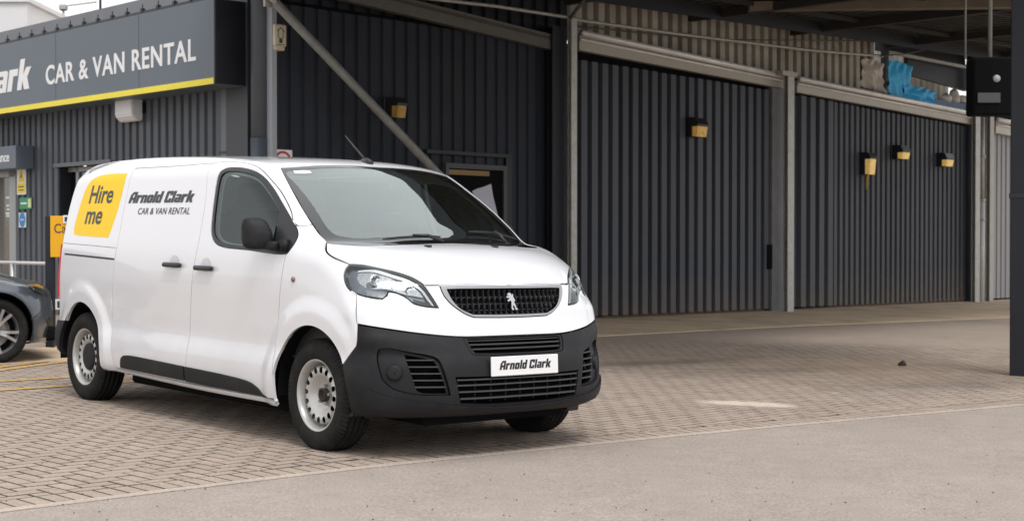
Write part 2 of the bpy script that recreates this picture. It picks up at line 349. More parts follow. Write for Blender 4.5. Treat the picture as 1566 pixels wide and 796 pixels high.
def _bed(t, b):
    tc = t.nodes.new('ShaderNodeNewGeometry'); n = _noise(t, 1.6, 5, .65, tc.outputs['Position'])
    t.links.new(_mix(t, _range(t, n, .52, .85, 0, .8), (.012,.010,.008), (.20,.165,.135)), b.inputs['Base Color']); b.inputs['Roughness'].default_value = .95
BEDM = paint_node_mat('joint_sand', _bed)
def _joint(t, b):
    tc = t.nodes.new('ShaderNodeNewGeometry'); n = _noise(t, 2.2, 6, .7, tc.outputs['Position']); u, v, lx, ly, ang, soft, c, amt = STAINS_SHADE[0]; q = yard_w(u, v); f = _math(t, 'MULTIPLY', _spot(t, tc.outputs['Position'], q[0], q[1], ang, lx, ly, soft, _noise(t, 4.5, 7, .7, tc.outputs['Position'])), amt)
    t.links.new(_mix(t, f, _mix(t, _range(t, n, .46, .70, 0, 1), (.135,.108,.088), (.33,.27,.225)), c), b.inputs['Base Color']); b.inputs['Roughness'].default_value = .95
JOINTM = paint_node_mat('grimy_block_edge', _joint)
def yard_obj(name, verts, faces, m, parent=None):
    o = new_obj(name, verts, faces, m, parent)
    if parent is None: o.matrix_world = GM
    return o
# the curved line where paving meets the asphalt lane
EDGE_PX = [(0,783),(36,779),(100,772),(166,764),(246,753.5),(332,742),(438,728.5),(520,719.5),(594,711.5),(705,698.5),(798,690),(905,680),(1000,671.5),(1121,658),(1300,643),(1440,631),(1566,619.6)]
edge = np.array([yard(u, v)[:2] for u, v in EDGE_PX])
d0 = (edge[6]-edge[0]); d0 /= np.linalg.norm(d0); d1 = edge[-1]-edge[-4]; d1 /= np.linalg.norm(d1)
edge = np.concatenate([[edge[0]-d0*14], [edge[0]-d0*5], edge, [edge[-1]+d1*6], [edge[-1]+d1*30]])
# resample + smooth the surveyed line
def resample(P, h):
    P = np.array(P, float); L = np.concatenate([[0], np.cumsum(np.linalg.norm(np.diff(P, axis=0), axis=1))]); n = max(int(L[-1]/h), 1)
    s = np.linspace(0, L[-1], n+1); return np.stack([np.interp(s, L, P[:, i]) for i in range(P.shape[1])], 1)
edge = resample(edge, .25)
for _ in range(30): edge[1:-1] = .5*edge[1:-1]+.25*(edge[2:]+edge[:-2])
edge = resample(edge, .1); tg = np.gradient(edge, axis=0); tg /= np.linalg.norm(tg, axis=1)[:, None]; nr = np.stack([-tg[:, 1], tg[:, 0]], 1)   # nr points to the paving
# ground sheet to the horizon
ground = yard_obj('ground', [(-600,-300,-.06),(600,-300,-.06),(600,900,-.06),(-600,900,-.06)], [(0,1,2,3)], ROADM); tag(ground, kind='structure')
# asphalt lane: from the edge line to behind the camera
n = len(edge); V = [(*p, 0.) for p in edge]+[(p[0]-.4, -12., 0.) if True else 0 for p in edge]
lane = yard_obj('asphalt_lane', V, [(i+1, i, n+i, n+i+1) for i in range(n-1)], ROADM); tag(lane, kind='structure')
# paving bed
off_far = 40.0
bed_v = [(*(p+q*.0), -.0008) for p, q in zip(edge, nr)]+[(*(p+q*off_far), -.0008) for p, q in zip(edge, np.tile(nr[n//2], (n, 1)))]
paving = yard_obj('block_paving', bed_v, [(i, i+1, n+i+1, n+i) for i in range(n-1)], BEDM); tag(paving, kind='structure')
# pale edging strip between the lane and the first course
EW = .09
kv = []
for k, (w, z) in enumerate(((.008, -.03), (.010, .003), (EW-.006, .003), (EW-.004, -.03))): kv += [(*(p+q*w), z) for p, q in zip(edge, nr)]
kerb = yard_obj('kerb_edging', kv, [(k*n+i, k*n+i+1, (k+1)*n+i+1, (k+1)*n+i) for k in range(3) for i in range(n-1)], EDGEM); tag(kerb, kind='structure')
# blocks: a soldier course along the edge, herringbone behind it
def clip(poly, p, nrm, off):    # keep the side where (x-p).nrm >= off
    out = []; m = len(poly)
    for i in range(m):
        a, b = np.array(poly[i]), np.array(poly[(i+1) % m]); da, db = (a-p)@nrm-off, (b-p)@nrm-off
        if da >= 0: out.append(a)
        if (da >= 0) != (db >= 0): out.append(a+(b-a)*da/(da-db))
    return out
blocks = []       # (polygon, kind) in the yard plane
for i in range(0, n-1):
    if abs(edge[i][0]) > 12: continue
    a, b = edge[i]+nr[i]*(EW+.002)+tg[i]*.006, edge[i+1]+nr[i+1]*(EW+.002)-tg[i]*.006
    blocks.append([a, b, b+nr[i+1]*.196, a+nr[i]*.196])
ori = math.atan2(d0[1], d0[0]); e1 = np.array([math.cos(ori), math.sin(ori)]); e2 = np.array([-e1[1], e1[0]]); org = edge[np.argmin(np.abs(edge[:, 0]+1))]
g = .0058
cents = []
van_c, van_h = np.array([-.4707, 9.6325]), -.87132
vf = np.array([math.cos(van_h), math.sin(van_h)]); vl = np.array([-vf[1], vf[0]])
for ia in range(-190, 230):
    for ib in range(-60, 175):
        t_ = (ia-ib) % 4
        if t_ == 0: r = (ia*.1, ib*.1, .2, .1)
        elif t_ == 3: r = (ia*.1, ib*.1, .1, .2)
        else: continue
        c = org+e1*(r[0]+r[2]/2)+e2*(r[1]+r[3]/2)
        if c[1] < 5.5 or c[1] > 19.5 or abs(c[0]) > .36*c[1]+1.0: continue
        k = np.argmin(((edge-c)**2).sum(1)); dd = (c-edge[k])@nr[k]
        if dd < EW+.2-.06: continue
        P = [org+e1*x+e2*y for x, y in ((r[0]+g, r[1]+g), (r[0]+r[2]-g, r[1]+g), (r[0]+r[2]-g, r[1]+r[3]-g), (r[0]+g, r[1]+r[3]-g))]
        if dd < .6: 
            P = clip(P, edge[k], nr[k], EW+.2+.008)
            if len(P) < 3: continue
        blocks.append(P)
B = len(blocks)
cen = np.array([np.mean(p, 0) for p in blocks]); area = np.array([abs(sum(p[i][0]*p[(i+1) % len(p)][1]-p[(i+1) % len(p)][0]*p[i][1] for i in range(len(p))))/2 for p in blocks])
pu = CXP+F_PX*cen[:, 0]/cen[:, 1]; pv = 364+F_PX*CAM_H/cen[:, 1]-ROLL*(pu-CXP)*-1*-1
rel = cen-van_c; lx, ly = rel@vf, rel@vl
hidden = (lx > -4.05) & (lx < .9) & (np.abs(ly) < .9)
score = area/cen[:, 1]**3*((pu > 5) & (pu < 1560) & (pv < 792) & ~hidden)
single = set(np.argsort(-score)[:300].tolist())
wob = np.clip(rng.normal(0, .0006, B), -.0010, .0012)
sv, sf, smi = [], [], []
shared = {}
def block_geo(P, z):
    P = [np.array(p) for p in P]; c = np.mean(P, 0); top = [c+(p-c)*(1-.0048/max(np.linalg.norm(p-c), .01)) for p in P]
    m = len(P); v = [(*p, z-.011) for p in P]+[(*p, z-.0028) for p in P]+[(*p, z) for p in top]
    f = [tuple(range(2*m, 3*m))]
    for r in (0, 1):
        for k in range(m): f.append((r*m+k, r*m+(k+1) % m, (r+1)*m+(k+1) % m, (r+1)*m+k))
    return v, f
for i, P in enumerate(blocks):
    z = float(wob[i])
    if i in single:
        c = cen[i]; loc = [np.array(p)-c for p in P]; key = tuple(np.round(np.array(loc).ravel(), 3)) if len(P) == 4 else None
        me = shared.get(key) if key else None
        if me is None:
            v, f = block_geo(loc, 0); me = bpy.data.meshes.new('paver'); me.from_pydata(v, [], f); me.materials.append(PAVER); me.materials.append(JOINTM); me.polygons.foreach_set('material_index', [0]+[1]*(len(f)-1)); me.update()
            if key: shared[key] = me
        o = bpy.data.objects.new('paver', me); COL.objects.link(o); o.parent = paving; o.location = (c[0], c[1], z+.0015)
    else:
        v, f = block_geo(P, z+.0015); o_ = len(sv); sv += v; sf += [tuple(a+o_ for a in q) for q in f]; smi += [0]+[1]*(len(f)-1)
o = new_obj('paver', sv, sf, PAVER, paving, mats=[PAVER, JOINTM], fmi=smi); o['kind'] = 'stuff'
# far paving and the side strips beyond the laid blocks read as one surface
sv2, sf2 = [], []
for ix in range(-60, 60):
    for iy in range(-20, 40):
        c = np.array([ix*.5+.25, iy*.5+.25])
        if 5.4 < c[1] < 19.2 and abs(c[0]) < .36*c[1]+.45: continue
        if c[1] > 19.2: continue
        k = np.argmin(((edge-c)**2).sum(1)); dd = (c-edge[k])@nr[k]
        if dd < -.4: continue
        P = [c+np.array(q) for q in ((-.25, -.25), (.25, -.25), (.25, .25), (-.25, .25))]
        if dd < 1.0:
            P = clip(P, edge[k], nr[k], EW+(.2 if abs(c[0]) < 12 else 0)+.004)
            if len(P) < 3: continue
        o_ = len(sv2); sv2 += [(p[0], p[1], .0004) for p in P]; sf2.append(tuple(range(o_, o_+len(P))))
yard_obj('side_paving', sv2, sf2, PAVER, paving)
far = []
P0 = [(-14, 19.0), (30, 19.0), (60, 75), (-40, 75)]
yo = yard_obj('far_paving', [(x, y, .0006) for x, y in P0], [(0,1,2,3)], PAVER, paving)
# concrete apron along the wall, worn and a little raised
ap_out = [yard(u, v)[:2] for u, v in ((915,514.5),(1060,506.5),(1208,499),(1537,486))]
ap_d = np.array(ap_out[0])-np.array(ap_out[-1]); ap_d /= np.linalg.norm(ap_d)
ap_out = [np.array(ap_out[0])+ap_d*10]+[np.array(q) for q in ap_out]+[np.array(ap_out[-1])-ap_d*25]
GI = np.linalg.inv(GR)
def w2y(P): return CAM+GI@(np.array(P)-CAM)
ap_in = [w2y(WA.at(s, 0, -.5))[:2] for s in (-8, 0, 5, 12, 16, 45)]
ap_out = resample(ap_out, 1.2); m_ = len(ap_out); ap_in = np.stack([np.interp(np.linspace(0, 1, m_), np.linspace(0, 1, len(ap_in)), np.array(ap_in)[:, i]) for i in (0, 1)], 1)
av = [(*p, -.02) for p in ap_out]+[(*p, .010) for p in ap_out]+[(*p, .05) for p in ap_in]
apron = yard_obj('concrete_apron', av, [(k*m_+i+1, k*m_+i, (k+1)*m_+i, (k+1)*m_+i+1) for k in (0, 1) for i in range(m_-1)], CONC); tag(apron, kind='structure')
# worn yellow bay lines
def _line(t, b):
    tc = t.nodes.new('ShaderNodeNewGeometry'); n = _noise(t, 9, 6, .7, tc.outputs['Position']); n2 = _noise(t, 60, 3, .6, tc.outputs['Position'])
    f = _math(t, 'MULTIPLY', _range(t, n, .42, .66, 1, .25), _range(t, n2, .4, .7, 1, .6))
    t.links.new(_mix(t, f, (.33,.27,.22), (.72,.42,.07)), b.inputs['Base Color']); b.inputs['Roughness'].default_value = .8
LINEM = paint_node_mat('worn_yellow_paint', _line)
for (a, b, a2, b2) in (((0,566.5),(104,552.5),(-60,574.5),(118,550.6)), ((0,561.5),(100,549),(-60,569),(118,546.8)), ((0,583.5),(106,577.2),(-60,587),(260,568)), ((0,596.5),(108,588.5),(-60,601),(262,580))):
    A, Bq = yard(*a2)[:2], yard(*b2)[:2]; d = Bq-A; d /= np.linalg.norm(d); q = np.array([-d[1], d[0]])*.045
    pts = resample([A, Bq], .3); m2 = len(pts)
    o = yard_obj('painted_line', [(*(p-q), .0075) for p in pts]+[(*(p+q), .0075) for p in pts], [(i, i+1, m2+i+1, m2+i) for i in range(m2-1)], LINEM); tag(o, kind='structure')
# ------------------------------------------------------------------ buildings: everything on a wall is in that wall's frame (x along, y into the wall, z up)
def cladding(parent, m, s0, s1, zb, zt, pitch, depth, crest, off=0., per=4, name='cladding_sheet'):
    """ribbed steel sheets, one object per sheet; zb/zt are functions of s"""
    nr_ = max(int(round((s1-s0)/pitch)), 1); pitch = (s1-s0)/nr_; sl = pitch*.045; cw = pitch*crest; i = 0; k = 0
    while i < nr_:
        j = min(i+per, nr_); V = []; xs = []
        for r in range(i, j):
            x = s0+r*pitch; vw = pitch-cw-2*sl
            xs += [(x, 0), (x+vw, 0), (x+vw+sl, depth), (x+vw+sl+cw, depth)]
        xs += [(s0+j*pitch, 0)]
        e = .0015*(k % 2); jz = random.uniform(-.006, .006)
        for s, d in xs: V += [(s, -(off+d+e), zb(s)), (s, -(off+d+e), zt(s)+jz)]
        new_obj(name, V, [(2*q, 2*q+2, 2*q+3, 2*q+1) for q in range(len(xs)-1)], m, parent)
        i = j; k += 1
def bx(bm, s0, s1, o0, o1, z0, z1, bevel=0.): return box(bm, ((s0+s1)/2, -(o0+o1)/2, (z0+z1)/2), (abs(s1-s0), abs(o1-o0), abs(z1-z0)), bevel)
def wbox(name, parent, m, s0, s1, o0, o1, z0, z1, bevel=0.):
    bm = bmesh.new(); bx(bm, s0, s1, o0, o1, z0, z1, bevel); return bm_obj(name, bm, m, parent)
def gz(s): return -.02-.0115*s
MA = WA.mat(0, 0, 0)
garage = empty('garage_building', MA, 'long dark ribbed steel garage wall running back under the canopy', 'building')
def zt_of(pts):
    a = [WA.px(u, v) for u, v in pts]; return lambda s: float(np.interp(s, [q[0] for q in a], [q[1] for q in a]))
b1t, b2t, b3t = (lambda s: 4.25), zt_of(((883,92),(1170,138))), zt_of(((1216,146),(1487,196)))
low = lambda s: gz(s)+.09
S1a, S1b, S2a, S2b, S3a, S3b = S_CORNER+.02, -1.08, -.62, 5.22, 5.95, 13.6
cladding(garage, CLADB, S1a, S1b, low, b1t, .235, .028, .62)
cladding(garage, CLADG, S2a, S2b, low, b2t, .267, .095, .56)
cladding(garage, CLADG, S3a, 7.3, low, b3t, .30, .095, .54)
cladding(garage, CLADG, 7.31, S3b, low, b3t, .215, .055, .52, per=5)
cladding(garage, CLADL, 14.45, 20, low, lambda s: 3.95, .25, .03, .6, per=5)
wbox('backing_wall', garage, DEEP, S_CORNER+.1, 22, -.35, -.02, -.6, 4.3)
wbox('plinth', garage, mat('brown_brick_plinth', (.10,.062,.045), .9, var=.3, scale=6, bump=.3), S_CORNER, 5.2, -.02, .035, -.3, .055)
wbox('plinth', garage, MATS['brown_brick_plinth'], 5.9, 14, -.02, .035, -.5, -.03)
# eaves: a pressed steel gutter beam for every bay
def eave(pa, pb, la, lb, m, gut=True):
    (sa, za), (sb, zb) = pa, pb; f = lambda k: (za+k*la/.31, zb+k*lb/.31); bm = bmesh.new()
    q = [(0, .0), (.12, .0), (.12, .145), (.10, .19), (.12, .2), (.12, .235), (0, .235)]
    A = [bm.verts.new((sa, -o-.06, za+z*la/.31)) for o, z in q]; Bv = [bm.verts.new((sb, -o-.06, zb+z*lb/.31)) for o, z in q]; n_ = len(q)
    for k in range(n_): bm.faces.new((A[k], A[(k+1) % n_], Bv[(k+1) % n_], Bv[k]))
    bm.faces.new(A[::-1]); bm.faces.new(Bv); fix(bm); eb = bm_obj('eaves_beam', bm, m, garage)
    if gut:
        for o, z, r in ((.165, .262, .050), (.135, .165, .020)):
            z0_, z1_ = f(z); bm = bmesh.new(); tube(bm, [(sa, -o-.06, z0_), (sb, -o-.06, z1_)], r, 14); bm_obj('gutter', bm, GUT, eb, True)
o_ = .15
e1a, e1b = WA.px(430, -22, o_), WA.px(862, 81, o_); e2a, e2b = WA.px(884, 77, o_), WA.px(1199, 136, o_); e3a, e3b = WA.px(1217, 141, o_), WA.px(1488, 191, o_)
eave(e1a, e1b, .30, .30, GALVD, False)
eave(e2a, e2b, .31, .25, EAVE); eave(e3a, e3b, .29, .27, EAVE)
eave(WA.px(1521, 203, o_), WA.px(1600, 219, o_), .36, .36, EAVE)
# columns
def column(s0, s1, o0, o1, z0, z1, m, name='steel_column', cap=False):
    bm = bmesh.new(); t = .014; w = s1-s0                       # an H section: two flanges and a web
    bx(bm, s0, s1, o1-t, o1, z0, z1); bx(bm, s0, s1, o0, o0+t, z0, z1); bx(bm, (s0+s1)/2-t/2, (s0+s1)/2+t/2, o0+t, o1-t, z0, z1)
    o = bm_obj(name, bm, m, garage)
    if cap: wbox('base_plate', o, m, s0-.05, s1+.05, o0-.03, o1+.06, z0-.02, z0+.03, .01)
    return o
def s_at(u, off): return WA.px(u, 300, off)[0]
column(s_at(845, .22), s_at(867, .22), .0, .22, -.2, 4.5, NAVY)
column(s_at(874, .38), s_at(882.5, .38), .30, .38, -.2, WA.px(870, 29, .38)[1], GALV)
bm = bmesh.new(); tube(bm, [(s_at(876, .38), -.32, 4.62), (s_at(900, .6), -.7, 5.05)], .03); bm_obj('strut', bm, GALVD, garage, True)
wbox('end_panel', garage, CLADL if False else mat('worn_grey_steel', (.17,.17,.18), .55, var=.2, scale=2.5, streak=True, dirt=((.32,.32,.32), .5, 3)), s_at(1181, .12), s_at(1199, .12), 0, .12, gz(5)-.1, 4.1)
wbox('end_panel', garage, CLADB, s_at(1172, .06), s_at(1181, .06), 0, .06, gz(5)-.1, 4.1)
wbox('slot_cover', garage, DEEP, s_at(1175.5, .13), s_at(1181.5, .13), .05, .13, WA.px(1178, 411, .13)[1], WA.px(1178, 374, .13)[1])
column(s_at(1205, .40), s_at(1214.5, .40), .30, .40, gz(5.6)-.02, WA.px(1203, 108, .4)[1], GALV, cap=True)
wbox('column_head', garage, EAVE, s_at(1197, .42), s_at(1219, .42), .1, .42, WA.px(1203, 116, .4)[1], WA.px(1203, 109, .4)[1])
column(s_at(1492, .3), s_at(1499, .3), .2, .3, gz(13.7)-.02, WA.px(1490, 174, .3)[1], GALV)
column(s_at(1514, .3), s_at(1520, .3), .2, .3, gz(14.2)-.02, WA.px(1512, 170, .3)[1], mat('pale_grey_steel', (.42,.41,.38), .55, .1, var=.12, scale=4))
wbox('end_panel', garage, CLADB, s_at(1478, .08), s_at(1490, .08), 0, .08, gz(13.5)-.1, 4.0)
bm = bmesh.new(); sp = s_at(1505.5, .32)
tube(bm, [(sp, -.26, gz(14)-.02), (sp, -.26, WA.px(1505, 304, .3)[1])], .07, 14); dp = bm_obj('downpipe', bm, mat('white_downpipe', (.62,.62,.61), .45, var=.08, scale=5, dirt=((.4,.36,.3), .5, 4)), garage, True)
bm = bmesh.new(); tube(bm, [(sp, -.26, WA.px(1505, 304, .3)[1]), (sp, -.26, WA.px(1505, 176, .3)[1])], .06, 14); bm_obj('downpipe', bm, GALV, garage, True)
for v in (336, 306, 240): 
    bm = bmesh.new(); z = WA.px(1505, v, .3)[1]; tube(bm, [(sp, -.26, z-.03), (sp, -.26, z+.03)], .085, 14); bm_obj('pipe_collar', bm, GALV, garage, True)
# cream ribbed sheeting between the eaves and the canopy roof
ceil_z = lambda s: 5.06+.030*s
zlow = lambda s: float(np.interp(s, [e2a[0], e2b[0], e3b[0]], [e2a[1]+.2, e2b[1]+.18, e3b[1]+.15]))
cladding(garage, CREAM, -.6, 9.2, zlow, lambda s: ceil_z(s)+.1, .285, .15, .52, off=-.20, per=4)
cladding(garage, CLADB, S_CORNER, -.62, lambda s: 4.2, lambda s: ceil_z(s)+.3, .285, .05, .58, off=-.15, per=4)  # dark variant above the corner bay; canopy shade is put into its colour
cladding(garage, CREAM, 9.2, 14.4, lambda s: 4.0, lambda s: 5.7, .285, .06, .58, off=-.95, per=5)
cladding(garage, CREAM, 14.4, 22, lambda s: 4.0, lambda s: 5.9, .285, .06, .58, off=-.18, per=5)
wbox('opening_frame', garage, GALV, s_at(1357, 0), s_at(1482, 0), -.05, .03, WA.px(1420, 94, 0)[1], WA.px(1420, 94, 0)[1]+.06)
wbox('opening_frame', garage, NAVY, s_at(1351.5, 0), s_at(1356, 0), -.08, .04, 4.3, 5.5)
wbox('opening_frame', garage, NAVY, s_at(1482, 0), s_at(1489, 0), -.08, .06, 4.1, 5.6)
wbox('upper_panel', garage, NAVY, s_at(1357, 0), s_at(1482, 0), -.3, -.1, WA.px(1420, 90, 0)[1]+.03, 6.0)
wbox('sill', garage, mat('blue_paint', (.03,.10,.2), .5, var=.2, scale=5), s_at(1430, 0), s_at(1482, 0), -.2, 0, 4.15, WA.px(1460, 156, 0)[1])
# service pipe hung along the eaves
pp = [WA.px(u, v, .28) for u, v in ((640,-4),(760,10),(868,26.5),(886,31),(1040,52.5),(1240,77),(1350,86))]
bm = bmesh.new(); tube(bm, [(s, -.28, z) for s, z in pp], .026, 8); bm_obj('service_pipe', bm, GALV, garage, True)
pp = [WA.px(u, v, .3) for u, v in ((1345,86),(1390,82),(1430,72),(1484,66))]
bm = bmesh.new(); tube(bm, [(s, -.3, z) for s, z in pp], .014, 8); bm_obj('service_pipe', bm, GALVD, garage, True)
pp = [WA.px(u, v, .3) for u, v in ((890,40),(1100,60),(1320,62))]
bm = bmesh.new(); tube(bm, [(s, -.2, z) for s, z in pp], .012, 8); bm_obj('service_pipe', bm, GALVD, garage, True)
# window in the dark bay, half hidden by the van
ws0, ws1 = s_at(680, .0), s_at(764, .0); wt = WA.px(730, 259, .05)[1]
win = wbox('window', garage, DEEP, ws0, ws1, .0, .055, .8, wt)
for a, b, z0, z1 in ((ws0-.06, ws1+.08, wt, wt+.07), (ws0-.06, ws1+.08, .72, .8)): wbox('frame', win, mat('window_frame_grey', (.045,.048,.052), .5, var=.1), a, b, .02, .085, z0, z1)
for a, b in ((ws0-.06, ws0), (ws1, ws1+.07)): wbox('frame', win, MATS['window_frame_grey'], a, b, .02, .085, .8, wt)
wbox('head_board', win, mat('bare_timber', (.28,.17,.07), .7, var=.2, scale=5), ws0, ws0+.75*(ws1-ws0), .056, .064, wt-.09, wt-.02)
pq = [WA.px(u, v, .03) for u, v in ((719,292),(728,288),(736,286),(748,281),(751,300),(757,324),(762,342),(735,342))]
bm = bmesh.new(); prism(bm, pq, .066, .07, lambda a, b, d: (a, -d, b)); fix(bm); bm_obj('paper', bm, mat('pale_paper', (.52,.53,.60), .8, var=.06), win)
wbox('flashing', garage, NAVY, ws0-.45, ws1+.16, .043, .1, wt+.19, wt+.24)
wbox('side_flashing', garage, NAVY, ws1+.07, ws1+.19, .043, .07, .5, wt+.19)
# diagonal brace tube
p0, p1 = WA.px(421, 4, .45), WA.px(655, 250, .45); k_ = (p1[1]-p0[1])/(p1[0]-p0[0])
bm = bmesh.new(); e_ = (-.95, p0[1]+k_*(-.95-p0[0])); tube(bm, [(p0[0], -.45, p0[1]), (e_[0], -.45, e_[1])], .058, 16)
brace = bm_obj('brace_tube', bm, mat('weathered_tube', (.23,.23,.215), .55, .2, var=.2, scale=4, dirt=((.12,.11,.09), .5, 6)), garage, True)
bm = bmesh.new(); tube(bm, [(p0[0]-.16, -.45, p0[1]+.16*-k_+.0), (p0[0]+.03, -.45, p0[1]-.03*-k_)], .035, 10); box(bm, (p0[0]-.02, -.36, p0[1]+.06), (.16, .03, .22)); bm_obj('end_bracket', bm, GALV, brace)
# small things fixed to the wall
def on_wall(plane, u, v, off, label, cat, name, group=None):
    s, z = plane.px(u, v, off); return empty(name, plane.mat(s, z, 0), label, cat, group)
def bulkhead(u0, u1, v0, v1, label, lens_m, split, stem=False, depth=.26, wall=WA):
    sa, z1 = wall.px(u0, v0, .02); sb, z0 = wall.px(u1, v1, .02); w, h = (sb-sa)*.58, z1-z0; t = empty('bulkhead_light', wall.mat(sa+w/2, z0, .05), label, 'wall light', 'bulkhead lights along the dark wall')
    bm = bmesh.new(); zs = h*(1-split)
    prism(bm, [(0, 0), (depth*.5, 0), (depth*.5, zs), (depth, zs), (depth*1.02, zs+.03), (depth*.8, h*.97), (depth*.5, h), (0, h)], -w/2, w/2, lambda a, b, d: (d, -a, b)); fix(bm); bm_obj('housing', bm, SATIN, t)
    bm = bmesh.new(); prism(bm, [(depth*.5+.002, .012), (depth*.85, .0), (depth*.97, zs-.004), (depth*.5+.002, zs-.004)], -w*.40, w*.46, lambda a, b, d: (d, -a, b)); fix(bm); bm_obj('diffuser', bm, lens_m, t)
    bm = bmesh.new(); box(bm, (0, .012, h/2), (w*1.05, .05, h*1.04), .006); bm_obj('back_plate', bm, SATIN, t)
    return t
AMB = mat('yellowed_diffuser', (.70,.42,.10), .45, var=.45, scale=9, emit=((1,.55,.13), .10), dirt=((.12,.07,.03), .6, 12)); AMBP = mat('pale_yellow_diffuser', (.85,.60,.18), .4, var=.5, scale=8, emit=((1,.66,.2), .22), dirt=((.10,.055,.02), .8, 9))
b0 = bulkhead(585, 611, 149, 183, 'dull amber bulkhead light on the dark wall beside the diagonal brace', mat('brown_amber_diffuser', (.45,.27,.06), .5, var=.4, scale=8), .42)
bulkhead(1045, 1074, 180, 212, 'amber bulkhead light high on the grey ribbed wall between two posts', AMB, .46)
bl = bulkhead(1311, 1328, 233, 268, 'tall bulkhead light with a dangling cable end below it', AMBP, .30)
bulkhead(1361, 1382, 222, 245, 'topmost bulkhead light of the three on the finely ribbed wall', AMBP, .52)
bulkhead(1429, 1449, 234, 256, 'small bulkhead light nearest the white downpipe', AMBP, .50)
bm = bmesh.new(); tube(bm, [(.02, -.10, 0), (.02, -.10, -.12), (.01, -.10, -.30)], [.045, .028, .022], 8); bm_obj('cable_end', bm, MATS['brown_amber_diffuser'], bl, True)
# alarm bell box
sa, z1 = WA.px(419, 36, .16); sb, z0 = WA.px(438, 79, .16); al = empty('alarm_box', WA.mat((sa+sb)/2, z0, 0), 'cream alarm box with a house symbol by the corner of the office', 'alarm box')
w, h = sb-sa, z1-z0; CRM = mat('cream_plastic', (.62,.56,.40), .45, var=.08, scale=5, dirt=((.4,.33,.2), .4, 6))
bm = bmesh.new(); box(bm, (0, -.09, h*.58), (w, .16, h*.84), .02, seg=2); bm_obj('cover', bm, CRM, al, False)
bm = bmesh.new(); box(bm, (0, -.085, h*.10), (w*.9, .14, h*.16), .015); bm_obj('strobe_base', bm, CRM, al)
bm = bmesh.new()
for q in ([(-.05,.30),(-.05,.46),(-.04,.46),(-.04,.30)], [(.04,.30),(.04,.46),(.05,.46),(.05,.30)], [(-.08,.45),(0,.55),(.08,.45),(.06,.45),(0,.525),(-.06,.45)], [(-.05,.29),(-.05,.30),(.05,.30),(.05,.29)], [(-.03,.18),(-.03,.28),(.03,.28),(.03,.18)], [(-.08,.13),(-.08,.145),(.08,.145),(.08,.13)]):
    prism(bm, [(a*w/.24, b*h/.62) for a, b in q], .171, .174, lambda a, b, d: (a, -d, b))
fix(bm); bm_obj('house_symbol', bm, INK, al)
# round prohibition sign
sa, z1 = WA.px(417.5, 228, .06); sb, z0 = WA.px(446.5, 259, .06); rs = empty('prohibition_sign', WA.mat((sa+sb)/2, (z0+z1)/2, .06), 'white square sign with a red ring showing over the van roof', 'sign')
w = (sb-sa)/2; h = (z1-z0)/2; bm = bmesh.new(); box(bm, (0, 0, 0), (2*w, .01, 2*h)); bm_obj('plate', bm, PRINTW, rs)
bm = bmesh.new(); N_ = 40; r0, r1 = h*.62, h*.86
vs = [[bm.verts.new((w/h*r*math.cos(2*math.pi*k/N_), y, r*math.sin(2*math.pi*k/N_))) for k in range(N_)] for r, y in ((r0, -.006), (r0, -.009), (r1, -.009), (r1, -.006))]
for A, Bq in zip(vs, vs[1:]):
    for k in range(N_): bm.faces.new((A[k], A[(k+1) % N_], Bq[(k+1) % N_], Bq[k]))
fix(bm); bm_obj('red_ring', bm, mat('sign_red', (.55,.02,.025), .45, var=.05), rs)

# ------------------------------------------------------------------ things stored in the opening above the eaves
def drape(label, name, us, m, off, amp, cat):
    (u0, v0), (u1, v1) = us; sa, z1 = WA.px(u0, v0, off); sb, z0 = WA.px(u1, v1, off); nx, nz = 30, 20; V = []; 
    for j in range(nz+1):
        for i in range(nx+1):
            a, b = i/nx, j/nz; V.append(((a-.5)*(sb-sa)*(1-.05*math.sin(b*3)+.02*math.sin(b*9)), amp*math.sin(a*9+b*1.3)*(.3+b)+.02*math.sin(b*7+a*3)+.025*math.sin(a*23+4*math.sin(b*5))+.006*math.sin(b*19+a*11), (z1-z0)*(1-b)+.07*(z1-z0)*math.sin(a*5+1)*b+.035*(z1-z0)*math.sin(a*17)*b+.05*(z1-z0)*math.sin(a*4)*(1-b)))
    n0 = len(V); V += [(x, y+.012, z) for x, y, z in V]; q = nx+1
    Fc = [(j*q+i, (j+1)*q+i, (j+1)*q+i+1, j*q+i+1) for j in range(nz) for i in range(nx)]; Fc += [tuple(n0+x for x in f[::-1]) for f in Fc]
    o = new_obj(name, V, Fc, m, None, True); o.matrix_world = WA.mat((sa+sb)/2, z0, off); return tag(o, label, cat)
BLUE = mat('blue_sheet', (.06,.54,.97), .5, var=.12, scale=4)
drape('bright blue sheet hanging flat in the opening above the eaves', 'hanging_sheet', ((1358, 93), (1394, 152)), BLUE, .05, .015, 'tarpaulin')
drape('crumpled blue sheet heaped over the gutter beside the hanging one', 'heaped_sheet', ((1384, 131), (1431, 163)), BLUE, .10, .10, 'tarpaulin')
drape('crumpled translucent plastic sheet left of the blue tarpaulin', 'plastic_sheet', ((1320, 90), (1351, 140)), mat('cloudy_plastic', (.62,.57,.50), .35, var=.3, scale=7), .02, .08, 'plastic sheet')
aw = wbox('awning_board', None, NAVY, 0, s_at(1481, -.2)-s_at(1391, -.2), -.15, -.05, 0, .45); aw.matrix_world = WA.mat(s_at(1391, -.1), WA.px(1391, 113, -.1)[1], -.1); tag(aw, 'dark sloping board behind the blue sheets above the eaves', 'board')
for v in aw.data.vertices:
    if v.co.x > 1: v.co.z += -.15 if v.co.z < .2 else .0
